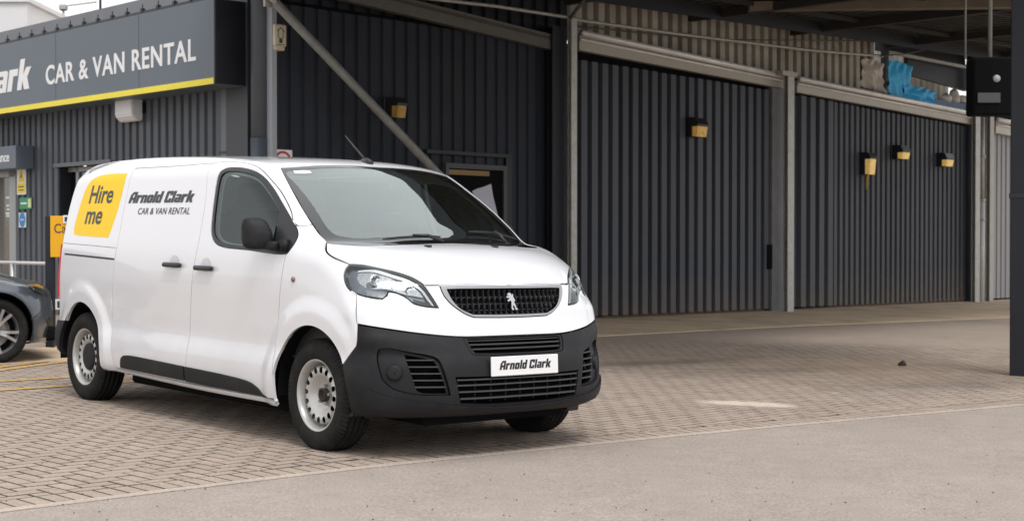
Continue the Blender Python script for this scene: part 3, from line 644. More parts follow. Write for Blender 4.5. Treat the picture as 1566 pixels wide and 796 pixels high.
for k, (u, v, w, h, lb) in enumerate(((1446, 157, .35, .22, 'white sack lying nearest the blue heap in the opening'), (1459, 158, .30, .30, 'tallest white sack in the middle of the row above the eaves'), (1472, 158, .4, .18, 'flat white sack at the dark post end of the opening'), (1330, 139, .3, .22, 'white sack slumped under the cloudy plastic sheet'))):
    s, z = WA.px(u, v, -.1); bm = bmesh.new(); r = bmesh.ops.create_icosphere(bm, subdivisions=3, radius=.5)
    for q in r['verts']:
        c = q.co.copy(); nz_ = math.sin(c.x*13+k)*math.cos(c.y*11)+math.sin(c.z*12+2*k); q.co = Vector((c.x*w*(1+.12*nz_), c.y*.25, (max(c.z, -.3)+.3)*h*1.25*(1+.1*nz_)))
    o = bm_obj('sack', bm, mat('white_sacking', (.66,.62,.57), .7, var=.25, scale=9), None, True, WA.mat(s, z, -.1)); tag(o, lb, 'sack', 'white sacks in the opening above the eaves')

# ------------------------------------------------------------------ canopy over the yard
CS0, CS1, CO = -8.35, 15.6, 8.9
canopy = empty('canopy', MA, 'big dark flat canopy roof covering the yard in front of the garage wall', 'canopy')
zc = lambda s, o: ceil_z(s)+.012*o
CJ, CO2 = -3.45, 6.4                  # deep wing by the office, shallower wing along the garage, cut back out of view to light the wall
nper = int((CS1-CS0)/.3); xs = []
for k in range(nper):
    x = CS0+k*(CS1-CS0)/nper; w = (CS1-CS0)/nper; xs += [(x, 0), (x+w*.42, 0), (x+w*.5, .045), (x+w*.92, .045)]
for c0 in range(0, len(xs)-1, 12):
    q = xs[c0:c0+13]; V = []; co = CO if q[0][0] < CJ-.5 else CO2
    for s, d in q: V += [(s, .15, zc(s, -.15)+d), (s, -co, zc(s, co)+d)]
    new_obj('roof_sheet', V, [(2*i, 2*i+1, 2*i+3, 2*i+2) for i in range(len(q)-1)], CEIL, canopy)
for (sa, sb, co) in ((CS0, CJ+.2, CO), (CJ+.2, CS1, CO2)):
    V = [(s, y, zc(s, -y)+.12+h) for h in (0, .05) for s, y in ((sa, .3), (sb, .3), (sb, -co), (sa, -co))]
    new_obj('roof_deck', V, [(0,1,2,3), (7,6,5,4), (0,4,5,1), (1,5,6,2), (2,6,7,3), (3,7,4,0)], DEEP, canopy)
def cbeam(name, a, b, w, h, m):
    bm = bmesh.new(); beam(bm, a, b, w, h); return bm_obj(name, bm, m, canopy)
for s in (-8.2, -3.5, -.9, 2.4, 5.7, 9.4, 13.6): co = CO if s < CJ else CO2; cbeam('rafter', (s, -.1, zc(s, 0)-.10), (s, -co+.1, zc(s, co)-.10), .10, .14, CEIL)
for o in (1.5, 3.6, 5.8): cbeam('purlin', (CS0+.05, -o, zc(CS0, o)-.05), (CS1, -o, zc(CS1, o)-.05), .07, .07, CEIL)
cbeam('purlin', (CS0+.05, -8.0, zc(CS0, 8)-.05), (CJ, -8.0, zc(CJ, 8)-.05), .07, .07, CEIL)
cbeam('fascia_board', (CS0, -CO, zc(CS0, CO)+.02), (CJ+.2, -CO, zc(CJ, CO)+.02), .06, .42, NAVY); cbeam('fascia_board', (CS0, .1, zc(CS0, 0)+.02), (CS0, -CO+.03, zc(CS0, CO)+.02), .06, .42, NAVY)
cbeam('fascia_board', (CJ+.2, -CO2, zc(CJ, CO2)+.02), (CS1, -CO2, zc(CS1, CO2)+.02), .06, .36, NAVY); cbeam('fascia_board', (CJ+.2, -CO2, zc(CJ, CO2)+.02), (CJ+.2, -CO+.03, zc(CJ, CO)+.02), .06, .40, NAVY)
cbeam('bracing_beam', (2.2, -1.4, 5.06), (6.2, -6.05, 5.12), .25, .14, mat('brown_steel', (.17,.14,.10), .6, .1, var=.25, scale=2))
cbeam('shade_valance', (-1.2, -.75, 4.98), (CS1-.1, -.75, ceil_z(CS1)-.09), .06, .30, NAVY)  # dark board added to shade the top of the cream sheeting
# canopy posts along the open side; only the first is in the picture
pq = yard_w(1553, 576); ps = (pq[:2]-WA.P0)@WA.d; po = (pq[:2]-WA.P0)@WA.n
def cpost(s, o):
    bm = bmesh.new(); box(bm, (s+.13, -o, (gz(s)-.25+zc(s, o))/2), (.26, .26, zc(s, o)-gz(s)+.2), .012); p = bm_obj('post', bm, NAVY, canopy)
    bm = bmesh.new(); box(bm, (s+.13, -o, 1.72), (.275, .275, .05), .004); bm_obj('joint_band', bm, SATIN, p)
cpost(ps+.10, po+.02); cpost(ps+9.0, CO2-.25)
# black lamp box hung from the canopy roof
def onp(u, v, depth): r = sight(u, v); return CAM+r*(depth/r[1])
A, Bq = onp(1487, 86, 17.0), onp(1549, 178, 17.0); fl = empty('hanging_lamp_box', Matrix.Translation(((A[0]+Bq[0])/2, 17.0, Bq[2])), 'black box lamp hanging under the canopy beside the front post', 'floodlight')
w, h = Bq[0]-A[0], A[2]-Bq[2]
bm = bmesh.new(); box(bm, (0, .1, h*.5), (w, .30, h*.96), .02); bm_obj('housing', bm, DEEP, fl)
bm = bmesh.new(); box(bm, (-.06, -.06, h*.30), (w*.56, .03, h*.17), .006); bm_obj('lamp_glass', bm, mat('grey_lamp_glass', (.06,.06,.06), .15, var=.2), fl)
bm = bmesh.new(); lathe(bm, [(0, -.022), (.03, -.02), (.042, -.005), (.045, .01)], 16); bmesh.ops.translate(bm, verts=bm.verts[:], vec=(.03, -.05, h*.62)); fix(bm); bm_obj('sensor', bm, mat('grey_sensor', (.4,.4,.4), .2, var=.1), fl, True)
bm = bmesh.new(); tube(bm, [(0, .1, h*.97), (0, .1, h+1.0)], .025, 8); tube(bm, [(-.28, .1, h*.97), (-.28, .1, h+1.0)], .012, 6); bm_obj('hanger', bm, GALVD, fl)

# ------------------------------------------------------------------ office: front with the sign
MB = WB.mat(0, 0, 0)
office = empty('rental_office', MB, 'low grey ribbed steel office behind the van with a long sign fascia', 'building')
zb_ = lambda s: .08
def sB(u, off=0): return WB.px(u, 300, off)[0]
zs = WB.px(328, 128, .5)[1]                 # underside of the sign
sR = sB(328, .5); sCol = sB(351)
sW0, sW1 = sB(92), sB(170); zW = WB.px(92, 256)[1]; sD0, sD1 = sB(-40), sB(23); zD = WB.px(0, 258)[1]
topz = WB.px(100, 29)[1]
cladding(office, CLADO, sW1, sCol-.14, lambda s: .1, lambda s: zs+.3, .205, .036, .55)
cladding(office, CLADO, sW0, sW1, lambda s: zW, lambda s: zs+.3, .205, .036, .55)
cladding(office, CLADO, sD1+.02, sW0, lambda s: .1, lambda s: zs+.3, .205, .036, .55)
cladding(office, CLADO, sD0, sD1+.02, lambda s: zD, lambda s: zs+.3, .205, .036, .55)
cladding(office, CLADO, -18.9, sD0, lambda s: .1, lambda s: zs+.3, .205, .036, .55)
wbox('corner_strip', office, mat('office_trim', (.13,.14,.155), .5, var=.1, scale=2), sCol-.14, sCol, .0, .04, 0, zs+.2)
wbox('backing_wall', office, DEEP, -19, sW0-.02, -.4, -.25, -.3, zs+.5); wbox('backing_wall', office, DEEP, sW0-.02, -.1, -.6, -.45, -.3, zs+.5)
wbox('corner_panel', office, NAVY if False else mat('corner_blue_grey', (.045,.05,.06), .5, var=.12, scale=1.5, streak=True), sCol, sB(384), 0, .05, -.2, 7)
wbox('corner_panel', office, DEEP, sB(384), sB(404), -.05, .0, -.2, 7)
bm = bmesh.new(); sp = sB(395.5, .1); tube(bm, [(sp, -.07, -.1), (sp, -.07, 2.55)], .125, 20); tube(bm, [(sp, -.07, 2.5), (sp, -.07, 7)], .118, 20); bm_obj('corner_pipe', bm, mat('pipe_blue_grey', (.075,.088,.108), .4, var=.1, scale=2), office, True)
wbox('corner_panel', office, NAVY, sB(404), sB(408.5), 0, .06, -.2, 7)
wbox('corner_post', office, mat('pale_blue_grey_steel', (.30,.315,.345), .5, .1, var=.08, scale=2, streak=True), sB(408.5, .05), sB(416.5, .05), -.02, .05, -.2, 7)
wbox('vent_slot', office, INK, sB(339), sB(350), .041, .046, WB.px(345, 235)[1], WB.px(345, 234)[1]+.02)
pt = wbox('parapet', office, mat('parapet_grey', (.19,.195,.21), .5, var=.1, scale=1.5, dirt=((.1,.1,.1), .4, 2)), -19, sB(352), -.35, -.12, zs+.2, WB.px(110, 26.5, -.2)[1])
wbox('roof', office, DEEP, -19, -1.2, -3, -.35, zs+.6, zs+.75)
# window bay and entrance door
wn = wbox('window', office, DEEP, sW0, sW1, -.2, -.17, .9, zW)
gl = wbox('pane', wn, mat('dark_window_pane', (.03,.035,.04), .08, var=.1), sW0+.35, sW1-.05, -.16, -.15, .95, zW-.08)
for a, b, z0, z1 in ((sW0+.28, sW0+.36, .9, zW), (sW0, sW1, zW-.07, zW), (sW0, sW1, .86, .93)): wbox('frame', wn, mat('aluminium_frame', (.36,.37,.38), .4, .4, var=.06), a, b, -.165, -.12, z0, z1)
wbox('reveal', wn, NAVY, sW0, sW0+.03, -.2, .02, .85, zW); wbox('lintel_flashing', office, MATS['office_trim'], sW0-.1, sW1+.1, .03, .065, zW, zW+.06)
dr = wbox('door', office, mat('door_glass', (.18,.17,.14), .06, var=.25, scale=1.2), sD0+.1, sD1-.1, -.1, -.09, .1, zD-.1)
for a, b, z0, z1 in ((sD1-.26, sD1-.02, .08, zD), (sD1-.50, sD1-.42, .08, zD) if False else (sD0, sD0+.1, .08, zD), (sD0, sD1-.02, zD-.14, zD), ((sD0+sD1)/2-.05, (sD0+sD1)/2+.05, .08, zD)): wbox('frame', dr, MATS['aluminium_frame'], a, b, -.11, -.02, z0, z1)
for k, (v, txt) in enumerate(((304, 'Opening'), (316, 'Hours'), (322, '8am - 6pm'), (328, '9am - 5pm'), (332, 'Closed'))):
    sx, z = WB.px(8.5, v, -.08); bm = bmesh.new(); box(bm, (sx+.14, .086, z+.02), (.28-.04*(k % 3), .004, .03)); bm_obj('print_line', bm, PRINTW, dr)
# fascia sign: a long box with a yellow foot strip
sign = empty('fascia_sign', WB.mat(sR, zs, 0), 'long grey fascia sign with white CAR & VAN RENTAL lettering and yellow strip', 'sign')
zt0, zt1 = WB.px(0, 69, .5)[1]-zs, WB.px(300, 3.5, .5)[1]-zs; hS = (zt0+zt1)/2; LS = 15.0
bm = bmesh.new(); box(bm, (-LS/2, -.25, hS/2), (LS, .5, hS), .004); bm_obj('board', bm, SIGNG, sign)
bm = bmesh.new(); box(bm, (.012, -.245, hS/2), (.02, .486, hS-.01)); bm_obj('end_cap', bm, NAVY, sign)
ys = WB.px(328, 118.6, .5)[1]-zs
bm = bmesh.new(); box(bm, (-LS/2-.002, -.507, ys/2), (LS, .012, ys)); bm_obj('yellow_strip', bm, SIGNY, sign)
for k in range(6): 
    bm = bmesh.new(); box(bm, (-1.9-2.45*k, -.5035, (hS+ys)/2), (.004, .003, hS-ys)); bm_obj('panel_joint', bm, SIGNG, sign)
pl, pr = WB.px(70, 129, .505), WB.px(299.5, 92.3, .505); ch = WB.px(78, 99, .505)[1]-WB.px(78, 127.5, .505)[1]; ch2 = WB.px(296, 60.5, .505)[1]-WB.px(296, 92.5, .505)[1]; ch = (ch+ch2)/2
tv, tf = text_mesh('CAR & VAN RENTAL', .018, 1.10); kx = (pr[0]-pl[0])/tv[:, 0].max(); kz = ch/.73; bz = (pl[1]+pr[1])/2
print('sign text baseline', pl, pr, 'cap', ch, ch2, 'h', hS, 'kx', kx, kz)
capv = tv[:, 1].max(); kz = ch/capv*1.03
lay_letters((tv, tf), lambda a, b, d: (pl[0]-sR+a*kx, -.5-d, bz-zs+b*kz), PRINTW, sign, .006)
lv, lf = logo_mesh('Arnold Clark'); pe = WB.px(48, 135, .505); hl = WB.px(40, 87.5, .505)[1]-WB.px(36, 135, .505)[1]
wl = lv[:, 0].max()*hl*1.30
lay_letters((lv, lf), lambda a, b, d: (pe[0]-sR-wl+a*hl*1.30, -.5-d, pe[1]-zs+b*hl), PRINTW, sign, .006)
# cable clips and conduit on top of the sign
bm = bmesh.new(); beam(bm, (-LS, -.45, hS+.03), (0, -.45, hS+.03), .03, .035); bm_obj('top_rail', bm, SATIN, sign)
clip_me = None
for k in range(34):
    if clip_me is None:
        bm = bmesh.new(); box(bm, (0, 0, .02), (.05, .05, .05)); tube(bm, [(0, 0, .04), (0, 0, .10)], .008, 6); c = bm_obj('rail_clip', bm, SATIN, sign); clip_me = c.data
    else: c = bpy.data.objects.new('rail_clip', clip_me); COL.objects.link(c); c.parent = sign
    c.location = (-.2-.42*k, -.45, hS+.04)
# white flood lamp under the sign
sa, z1 = WB.px(181, 154, .18); sb, z0 = WB.px(207, 184, .18); wl_ = empty('wall_lamp', WB.mat((sa+sb)/2, z0, 0), 'white cube wall lamp under the long sign', 'wall light'); w, h = sb-sa, z1-z0
bm = bmesh.new(); prism(bm, [(.06, 0), (.16, 0), (.24, h*.25), (.24, h), (.06, h)], -w/2, w/2, lambda a, b, d: (d, -a, b)); fix(bm); bmesh.ops.bevel(bm, geom=bm.edges[:], offset=.015, segments=2, affect='EDGES'); bm_obj('shade', bm, mat('white_lamp_body', (.72,.72,.73), .4, var=.04), wl_)
bm = bmesh.new(); box(bm, (.06, -.04, h*.6), (w*.7, .08, h*.5)); bm_obj('bracket', bm, SATIN, wl_)
# entrance board, safety signs
sa, z1 = WB.px(-60, 219, .35); sb, z0 = WB.px(24, 257, .35); z1 = WB.px(22, 222, .35)[1]
eb = empty('entrance_board', WB.mat(sb, z0, 0), 'dark board reading Entrance above the office door', 'sign')
bm = bmesh.new(); box(bm, (-(sb-sa)/2, -.2, (z1-z0)/2), (sb-sa, .3, z1-z0), .006); bm_obj('board', bm, SIGNG, eb)
tv, tf = text_mesh('Entrance', .014); sc = .155/.73; xe = WB.px(14, 240, .35)[0]-sb; ze = WB.px(8, 247, .35)[1]-z0
lay_letters((tv, tf), lambda a, b, d: (xe+(a-tv[:, 0].max())*sc, -.35-d, ze+b*sc), PRINTW, eb, .004)
def plate(u0, u1, v0, v1, name, label, m, off=.05):
    sa, z1 = WB.px(u0, v0, off); sb, z0 = WB.px(u1, v1, off); t = empty(name, WB.mat((sa+sb)/2, z0, off), label, 'sign'); w, h = sb-sa, z1-z0
    bm = bmesh.new(); box(bm, (0, 0, h/2), (w, .008, h)); bm_obj('plate', bm, m, t); return t, w, h
t, w, h = plate(26, 40, 255.5, 297, 'warning_sign', 'white warning sign with yellow triangle beside the office door', PRINTW)
bm = bmesh.new(); prism(bm, [(-w*.38, h*.45), (w*.38, h*.45), (0, h*.93)], .004, .008, lambda a, b, d: (a, -d, b)); fix(bm); bm_obj('warning_triangle', bm, YELLOW, t)
bm = bmesh.new(); prism(bm, [(-w*.03, h*.58), (w*.05, h*.58), (w*.02, h*.66), (w*.09, h*.66), (-w*.02, h*.80), (0, h*.69), (-w*.08, h*.69)], .008, .011, lambda a, b, d: (a, -d, b)); fix(bm); bm_obj('warning_symbol', bm, INK, t)
bm = bmesh.new(); prism(bm, [(-w*.42, h*.06), (w*.42, h*.06), (w*.42, h*.40), (-w*.42, h*.40)], .004, .008, lambda a, b, d: (a, -d, b)); fix(bm); bm_obj('caption_panel', bm, YELLOW, t)
for k in range(2): bm = bmesh.new(); box(bm, (0, -.0095, h*(.28-.12*k)), (w*(.6-.1*k), .003, h*.035)); bm_obj('print_line', bm, INK, t)
t, w, h = plate(30, 48.5, 302.5, 319, 'exit_sign', 'small green sign fixed between a warning sign and a blue sign', mat('sign_green', (.02,.28,.12), .45, var=.05))
bm = bmesh.new(); prism(bm, [(w*.22, h*.12), (w*.46, h*.12), (w*.46, h*.88), (w*.22, h*.88)], .004, .007, lambda a, b, d: (a, -d, b)); fix(bm); bm_obj('symbol_panel', bm, mat('pale_yellow_print', (.7,.72,.35), .5, var=.05), t)
bm = bmesh.new(); box(bm, (-w*.14, -.0055, h*.5), (w*.5, .003, h*.16)); bm_obj('print_line', bm, PRINTW, t)
t, w, h = plate(29, 40, 325, 347.5, 'notice_sign', 'small pale sign with a blue disc, lowest of three beside the office door', mat('pale_green_print', (.62,.72,.62), .5, var=.05))
bm = bmesh.new(); prism(bm, [(w*.40*math.cos(a*.2618), h*.52+w*.46*math.sin(a*.2618)) for a in range(24)], .004, .008, lambda a, b, d: (a, -d, b)); fix(bm); bm_obj('blue_disc', bm, mat('sign_blue', (.03,.20,.55), .45, var=.05), t)
bm = bmesh.new(); box(bm, (0, -.0095, h*.52), (w*.45, .003, h*.06)); bm_obj('print_line', bm, PRINTW, t)
# hand rail in front of the door
hr = empty('hand_rail', WB.mat(0, 0, 0), 'galvanised hand rail on posts in front of the office door', 'railing')
ra, rb = WB.px(-60, 396.5, 1.3), WB.px(74, 405.5, 1.3); zr = (ra[1]+rb[1])/2
bm = bmesh.new(); tube(bm, [(ra[0]-2, -1.3, zr), (rb[0], -1.3, zr), (rb[0]+.1, -1.3, zr-.06), (rb[0]+.13, -1.3, zr-.2), (rb[0]+.13, -1.3, .0)], .024, 10); bm_obj('top_tube', bm, mat('pale_galvanised_tube', (.55,.56,.57), .4, .4, var=.08), hr, True)
for u in (19, -60): bm = bmesh.new(); sx = WB.px(u, 400, 1.3)[0]; tube(bm, [(sx, -1.3, 0), (sx, -1.3, zr)], .025, 10); bm_obj('post', bm, MATS['pale_galvanised_tube'], hr, True)
# rooftop things
far_t = empty('white_tower', onp(18, 60, 36), 'white rendered block rising behind the office roof', 'building')
a, b = onp(-40, 8, 36), onp(41.5, 60, 36); WR = mat('white_render', (.72,.72,.72), .7, var=.05, scale=.6)
bm = bmesh.new(); box(bm, ((a[0]+b[0])/2-far_t.location.x, 1.5, (a[2]-b[2])/2-1.5), (b[0]-a[0], 3, a[2]-b[2]+3.2), .01); bm_obj('wall', bm, WR, far_t)
bm = bmesh.new(); box(bm, ((a[0]+b[0])/2-far_t.location.x, 1.5, a[2]-b[2]+.12), (b[0]-a[0]+.14, 3.14, .12), .01); bm_obj('coping', bm, WR, far_t)
p = onp(97, 31, 25); q = onp(97, 10, 25); an = empty('roof_aerial', p, 'small rooftop aerial with a horizontal arm', 'aerial'); GA = mat('aerial_grey', (.45,.43,.40), .5, .4, var=.1)
bm = bmesh.new(); tube(bm, [(0, 0, -.4), (0, 0, q[2]-p[2])], .02, 8); bm_obj('mast', bm, GA, an, True)
bm = bmesh.new(); e = onp(140, -1, 25); tube(bm, [(-.03, 0, q[2]-p[2]), (e[0]-p[0], .3, e[2]-p[2])], .012, 6)
for k in range(7): f_ = .15+.13*k; c = Vector(((e[0]-p[0])*f_, .3*f_, (q[2]-p[2])+(e[2]-q[2])*f_)); tube(bm, [c+Vector((0, -.09, -.03)), c+Vector((0, .09, .03))], .006, 5)
box(bm, (0, 0, q[2]-p[2]-.02), (.13, .1, .10), .02); bm_obj('arm', bm, GA, an)
p = onp(153.5, 18, 24); bm = bmesh.new(); tube(bm, [(0, 0, -.4), (0, 0, 1.6)], .02, 8); o = bm_obj('roof_pole', bm, mat('dark_pole', (.12,.12,.13), .5, .2, var=.1), None, True, Matrix.Translation(p)); tag(o, 'thin upright pole standing on the office roof', 'pole')
# yellow sign on a post between car and van
P = yard_w(77.5, 535); sg = empty('post_sign', Matrix.Translation(P), 'yellow board sign on a dark post half hidden behind the van', 'sign'); dep = P[1]
a, b = onp(77, 330, dep-.06), onp(132, 393, dep-.06)
bm = bmesh.new(); box(bm, ((a[0]+b[0])/2-P[0], -.06, (a[2]+b[2])/2-P[2]), (b[0]-a[0], .02, a[2]-b[2]), .004); bm_obj('board', bm, ORANGE, sg)
bm = bmesh.new(); box(bm, (0, 0, (a[2]-P[2])/2), (.09, .08, a[2]-P[2]+.0), .006); bm_obj('post', bm, NAVY, sg)
tv, tf = text_mesh('Car Hire'); u_ = onp(83.5, 356, dep-.06); sc = .145
lay_letters((tv, tf), lambda x, y, d: (u_[0]-P[0]+x*sc*.82, -.07-d, u_[2]-P[2]+y*sc), INK, sg, .003)
a2, b2 = onp(96.5, 329, dep-.09), onp(112, 341, dep-.09)
bm = bmesh.new(); box(bm, ((a2[0]+b2[0])/2-P[0], -.085, (a2[2]+b2[2])/2-P[2]), (b2[0]-a2[0], .01, a2[2]-b2[2])); bm_obj('label_plate', bm, PRINTW, sg)
bm = bmesh.new(); box(bm, (onp(100.5, 335, dep-.1)[0]-P[0], -.092, (a2[2]+b2[2])/2-P[2]), (.03, .004, .05)); bm_obj('label_mark', bm, INK, sg)
a2, b2 = onp(84.5, 457, dep-.12), onp(100, 473, dep-.12)
bm = bmesh.new(); box(bm, ((a2[0]+b2[0])/2-P[0], -.11, (a2[2]+b2[2])/2-P[2]), (b2[0]-a2[0], .015, a2[2]-b2[2])); bm_obj('low_plate', bm, PRINTW, sg)
bm = bmesh.new(); box(bm, (onp(89, 465, dep-.13)[0]-P[0], -.12, (a2[2]+b2[2])/2-P[2]), (.025, .004, .07)); bm_obj('low_plate_mark', bm, INK, sg)
# a stone and bits of grit on the yard
P = yard_w(1380, 559); bm = bmesh.new(); r = bmesh.ops.create_icosphere(bm, subdivisions=3, radius=.06)
for v in r['verts']: c = v.co; v.co = Vector((c.x*.85*(1+.15*math.sin(c.y*60)), c.y*.8, max(c.z, -.02)*.85*(1+.2*math.sin(c.x*50+1))+.015))
bmesh.ops.scale(bm, verts=bm.verts[:], vec=(.85, .85, .8)); o = bm_obj('stone', bm, mat('dark_stone', (.025,.018,.014), .9, var=.4, scale=30), None, False, Matrix.Translation(P)); tag(o, 'dark lump of stone lying alone on the paving under the canopy', 'stone')
V, Fc = [], []
for k in range(170):
    u, v = random.uniform(0, 1566), 560+random.random()**.8*236; q = yard(u, v); r = random.uniform(.0025, .007); o_ = len(V); a0 = random.random()*6
    for j in range(4): V.append((q[0]+r*random.uniform(.6, 1.2)*math.cos(a0+j*1.57), q[1]+r*random.uniform(.6, 1.4)*math.sin(a0+j*1.57), .0022))
    V.append((q[0], q[1], .0022+r*.8)); Fc += [(o_+j, o_+(j+1) % 4, o_+4) for j in range(4)]
o = yard_obj('grit', V, Fc, mat('dark_grit', (.07,.05,.04), .9, var=.4, scale=20)); tag(o, kind='stuff')
# ------------------------------------------------------------------ the van: one implicit body surface; every panel is cut from it
def catmull(pts, n=8, closed=False):
    P=np.array(pts,float); out=[]
    N=len(P)
    rng=range(N if closed else N-1)
    for i in rng:
        if closed: p0,p1,p2,p3=P[i-1],P[i],P[(i+1)%N],P[(i+2)%N]
        else: p0,p1,p2,p3=P[max(i-1,0)],P[i],P[i+1],P[min(i+2,N-1)]
        # centripetal
        d1=max(np.linalg.norm(p1-p0),1e-6)**.5; d2=max(np.linalg.norm(p2-p1),1e-6)**.5; d3=max(np.linalg.norm(p3-p2),1e-6)**.5
        t0,t1=0,d1; t2=t1+d2; t3=t2+d3
        for k in range(n):
            t=t1+(t2-t1)*k/n
            A1=(t1-t)/(t1-t0)*p0+(t-t0)/(t1-t0)*p1; A2=(t2-t)/(t2-t1)*p1+(t-t1)/(t2-t1)*p2; A3=(t3-t)/(t3-t2)*p2+(t-t2)/(t3-t2)*p3
            B1=(t2-t)/(t2-t0)*A1+(t-t0)/(t2-t0)*A2; B2=(t3-t)/(t3-t1)*A2+(t-t1)/(t3-t1)*A3
            out.append((t2-t)/(t2-t1)*B1+(t-t1)/(t2-t1)*B2)
    if not closed: out.append(P[-1])
    return np.array(out)
class Spl1:
    def __init__(s,xs,ys,n=400):
        c=catmull(list(zip(xs,ys)),12); o=np.argsort(c[:,0]); s.x=c[o,0]; s.y=c[o,1]
        # smooth resample
        g=np.linspace(s.x[0],s.x[-1],n); v=np.interp(g,s.x,s.y)
        s.x,s.y=g,v
    def __call__(s,t): return np.interp(t,s.x,s.y)
def smoothstep(a,b,x):
    t=np.clip((x-a)/(b-a),0,1); return t*t*(3-2*t)
class GridSDF:
    def __init__(s,poly,x0,x1,z0,z1,h=.0125):
        s.x0,s.z0,s.h=x0,z0,h
        gx=np.arange(x0,x1+h,h); gz=np.arange(z0,z1+h,h)
        X,Z=np.meshgrid(gx,gz,indexing='ij'); 
        d=np.full(X.shape,1e9); ins=np.zeros(X.shape,bool)
        n=len(poly)
        for i in range(n):
            ax,az=poly[i]; bx,bz=poly[(i+1)%n]
            ex,ez=bx-ax,bz-az; L=ex*ex+ez*ez
            if L<1e-12: continue
            t=np.clip(((X-ax)*ex+(Z-az)*ez)/L,0,1)
            d=np.minimum(d,(X-ax-t*ex)**2+(Z-az-t*ez)**2)
            c=(az>Z)!=(bz>Z)
            with np.errstate(divide='ignore',invalid='ignore'):
                ins^= c&(X<(bx-ax)*(Z-az)/(bz-az if bz!=az else 1e-12)+ax)
        D=np.sqrt(d); D[ins]*=-1
        for _ in range(3):  # light smoothing
            D[1:-1,1:-1]=.5*D[1:-1,1:-1]+.125*(D[2:,1:-1]+D[:-2,1:-1]+D[1:-1,2:]+D[1:-1,:-2])
        s.D=D
    def __call__(s,x,z):
        fx=np.clip((x-s.x0)/s.h,1,s.D.shape[0]-3.001); fz=np.clip((z-s.z0)/s.h,1,s.D.shape[1]-3.001)
        i=fx.astype(int); j=fz.astype(int); u=fx-i; v=fz-j
        def w(t):  # cubic b-spline
            return [(1-t)**3/6,(3*t**3-6*t*t+4)/6,(-3*t**3+3*t*t+3*t+1)/6,t**3/6]
        wu,wv=w(u),w(v); r=0
        for a in range(4):
            for b in range(4): r=r+wu[a]*wv[b]*s.D[i+a-1,j+b-1]
        return r
def smax(A,B,k):
    h=np.clip(.5+.5*(A-B)/k,0,1); return B+(A-B)*h+k*h*(1-h)
# ---- van body ----
PROFILE=[(-3.90,.33),(-2.0,.235),(-.3,.212),(.45,.205),(.70,.24),(.80,.262),(.845,.29),(.862,.34),(.862,.45),(.848,.56),(.805,.66),(.772,.715),(.752,.765),(.735,.83),(.715,.93),(.695,1.00),(.655,1.06),(.59,1.125),(.50,1.175),(.38,1.218),(.25,1.243),(.12,1.262),
 (-.05,1.374),(-.25,1.502),(-.45,1.628),(-.60,1.716),(-.72,1.771),(-.90,1.805),(-1.2,1.828),(-1.7,1.853),(-2.3,1.872),(-2.9,1.878),(-3.4,1.868),(-3.7,1.845),(-3.84,1.80),(-3.90,1.72),(-3.955,1.4),(-3.985,1.0),(-4.0,.62),(-4.03,.55),(-4.03,.42)]
_prof=GridSDF(catmull(PROFILE,6,True),-4.5,1.3,-.1,2.3)
_wz=Spl1([0,.22,.27,.33,.42,  .50,.60,.75,.95,1.10,1.18,1.30,1.50,1.70,1.90,2.2],
         [.92,.932,.942,.952,.957,.952,.938,.944,.954,.950,.942,.922,.885,.845,.80,.73])
def arch(x,z,cx):
    r=np.sqrt((x-cx)**2+(z-.36)**2)
    return .020*(1-smoothstep(.46,.58,r))
def body(x,y,z):
    a=np.abs(y)
    wf=smoothstep(-1.7,-.8,x); wr=1-smoothstep(-3.4,-2.2,x)
    xw=x+wf*.25*(1-.22*smoothstep(.60,.72,z)*(1-smoothstep(.84,.98,z)))*(a/.85)**3.0-wr*.12*(a/.85)**3.5
    zc=z+.03*(a/.7)**2.2*smoothstep(1.45,1.75,z)+.02*(a/.8)**2*smoothstep(.0,.3,x)*smoothstep(.95,1.1,z)
    d=_prof(xw,zc)
    w=_wz(z)
    w=w-.03*smoothstep(-2.9,-4.1,x)**2 if False else w-.075*np.clip((-2.7-x)/1.3,0,2)**1.8
    w=w-.045*np.clip((x+.35)/.9,0,2)**2*smoothstep(.8,1.1,z)+.015*smoothstep(.2,.5,x)*smoothstep(.55,.72,z)*(1-smoothstep(.8,1.0,z))-.03*smoothstep(.1,.5,x)*(1-smoothstep(.28,.5,z))-.02*np.clip(x/.6,0,2)**2
    w=w+arch(x,z,0)+arch(x,z,-3.275)
    k=.07+.05*smoothstep(.75,1.1,z)+.08*smoothstep(1.5,1.8,z)*smoothstep(-1.0,-2.2,x) if False else .07+.05*smoothstep(.75,1.1,z)+.05*smoothstep(1.4,1.75,z)*(1-smoothstep(-2.2,-1.0,x))
    return smax(d,a-w,k)
def grad(body, P, e=2e-3):
    g_ = np.stack([body(*(P+d).T)-body(*(P-d).T) for d in np.eye(3)*e], 1); return g_/np.maximum(np.linalg.norm(g_, axis=1), 1e-9)[:, None]
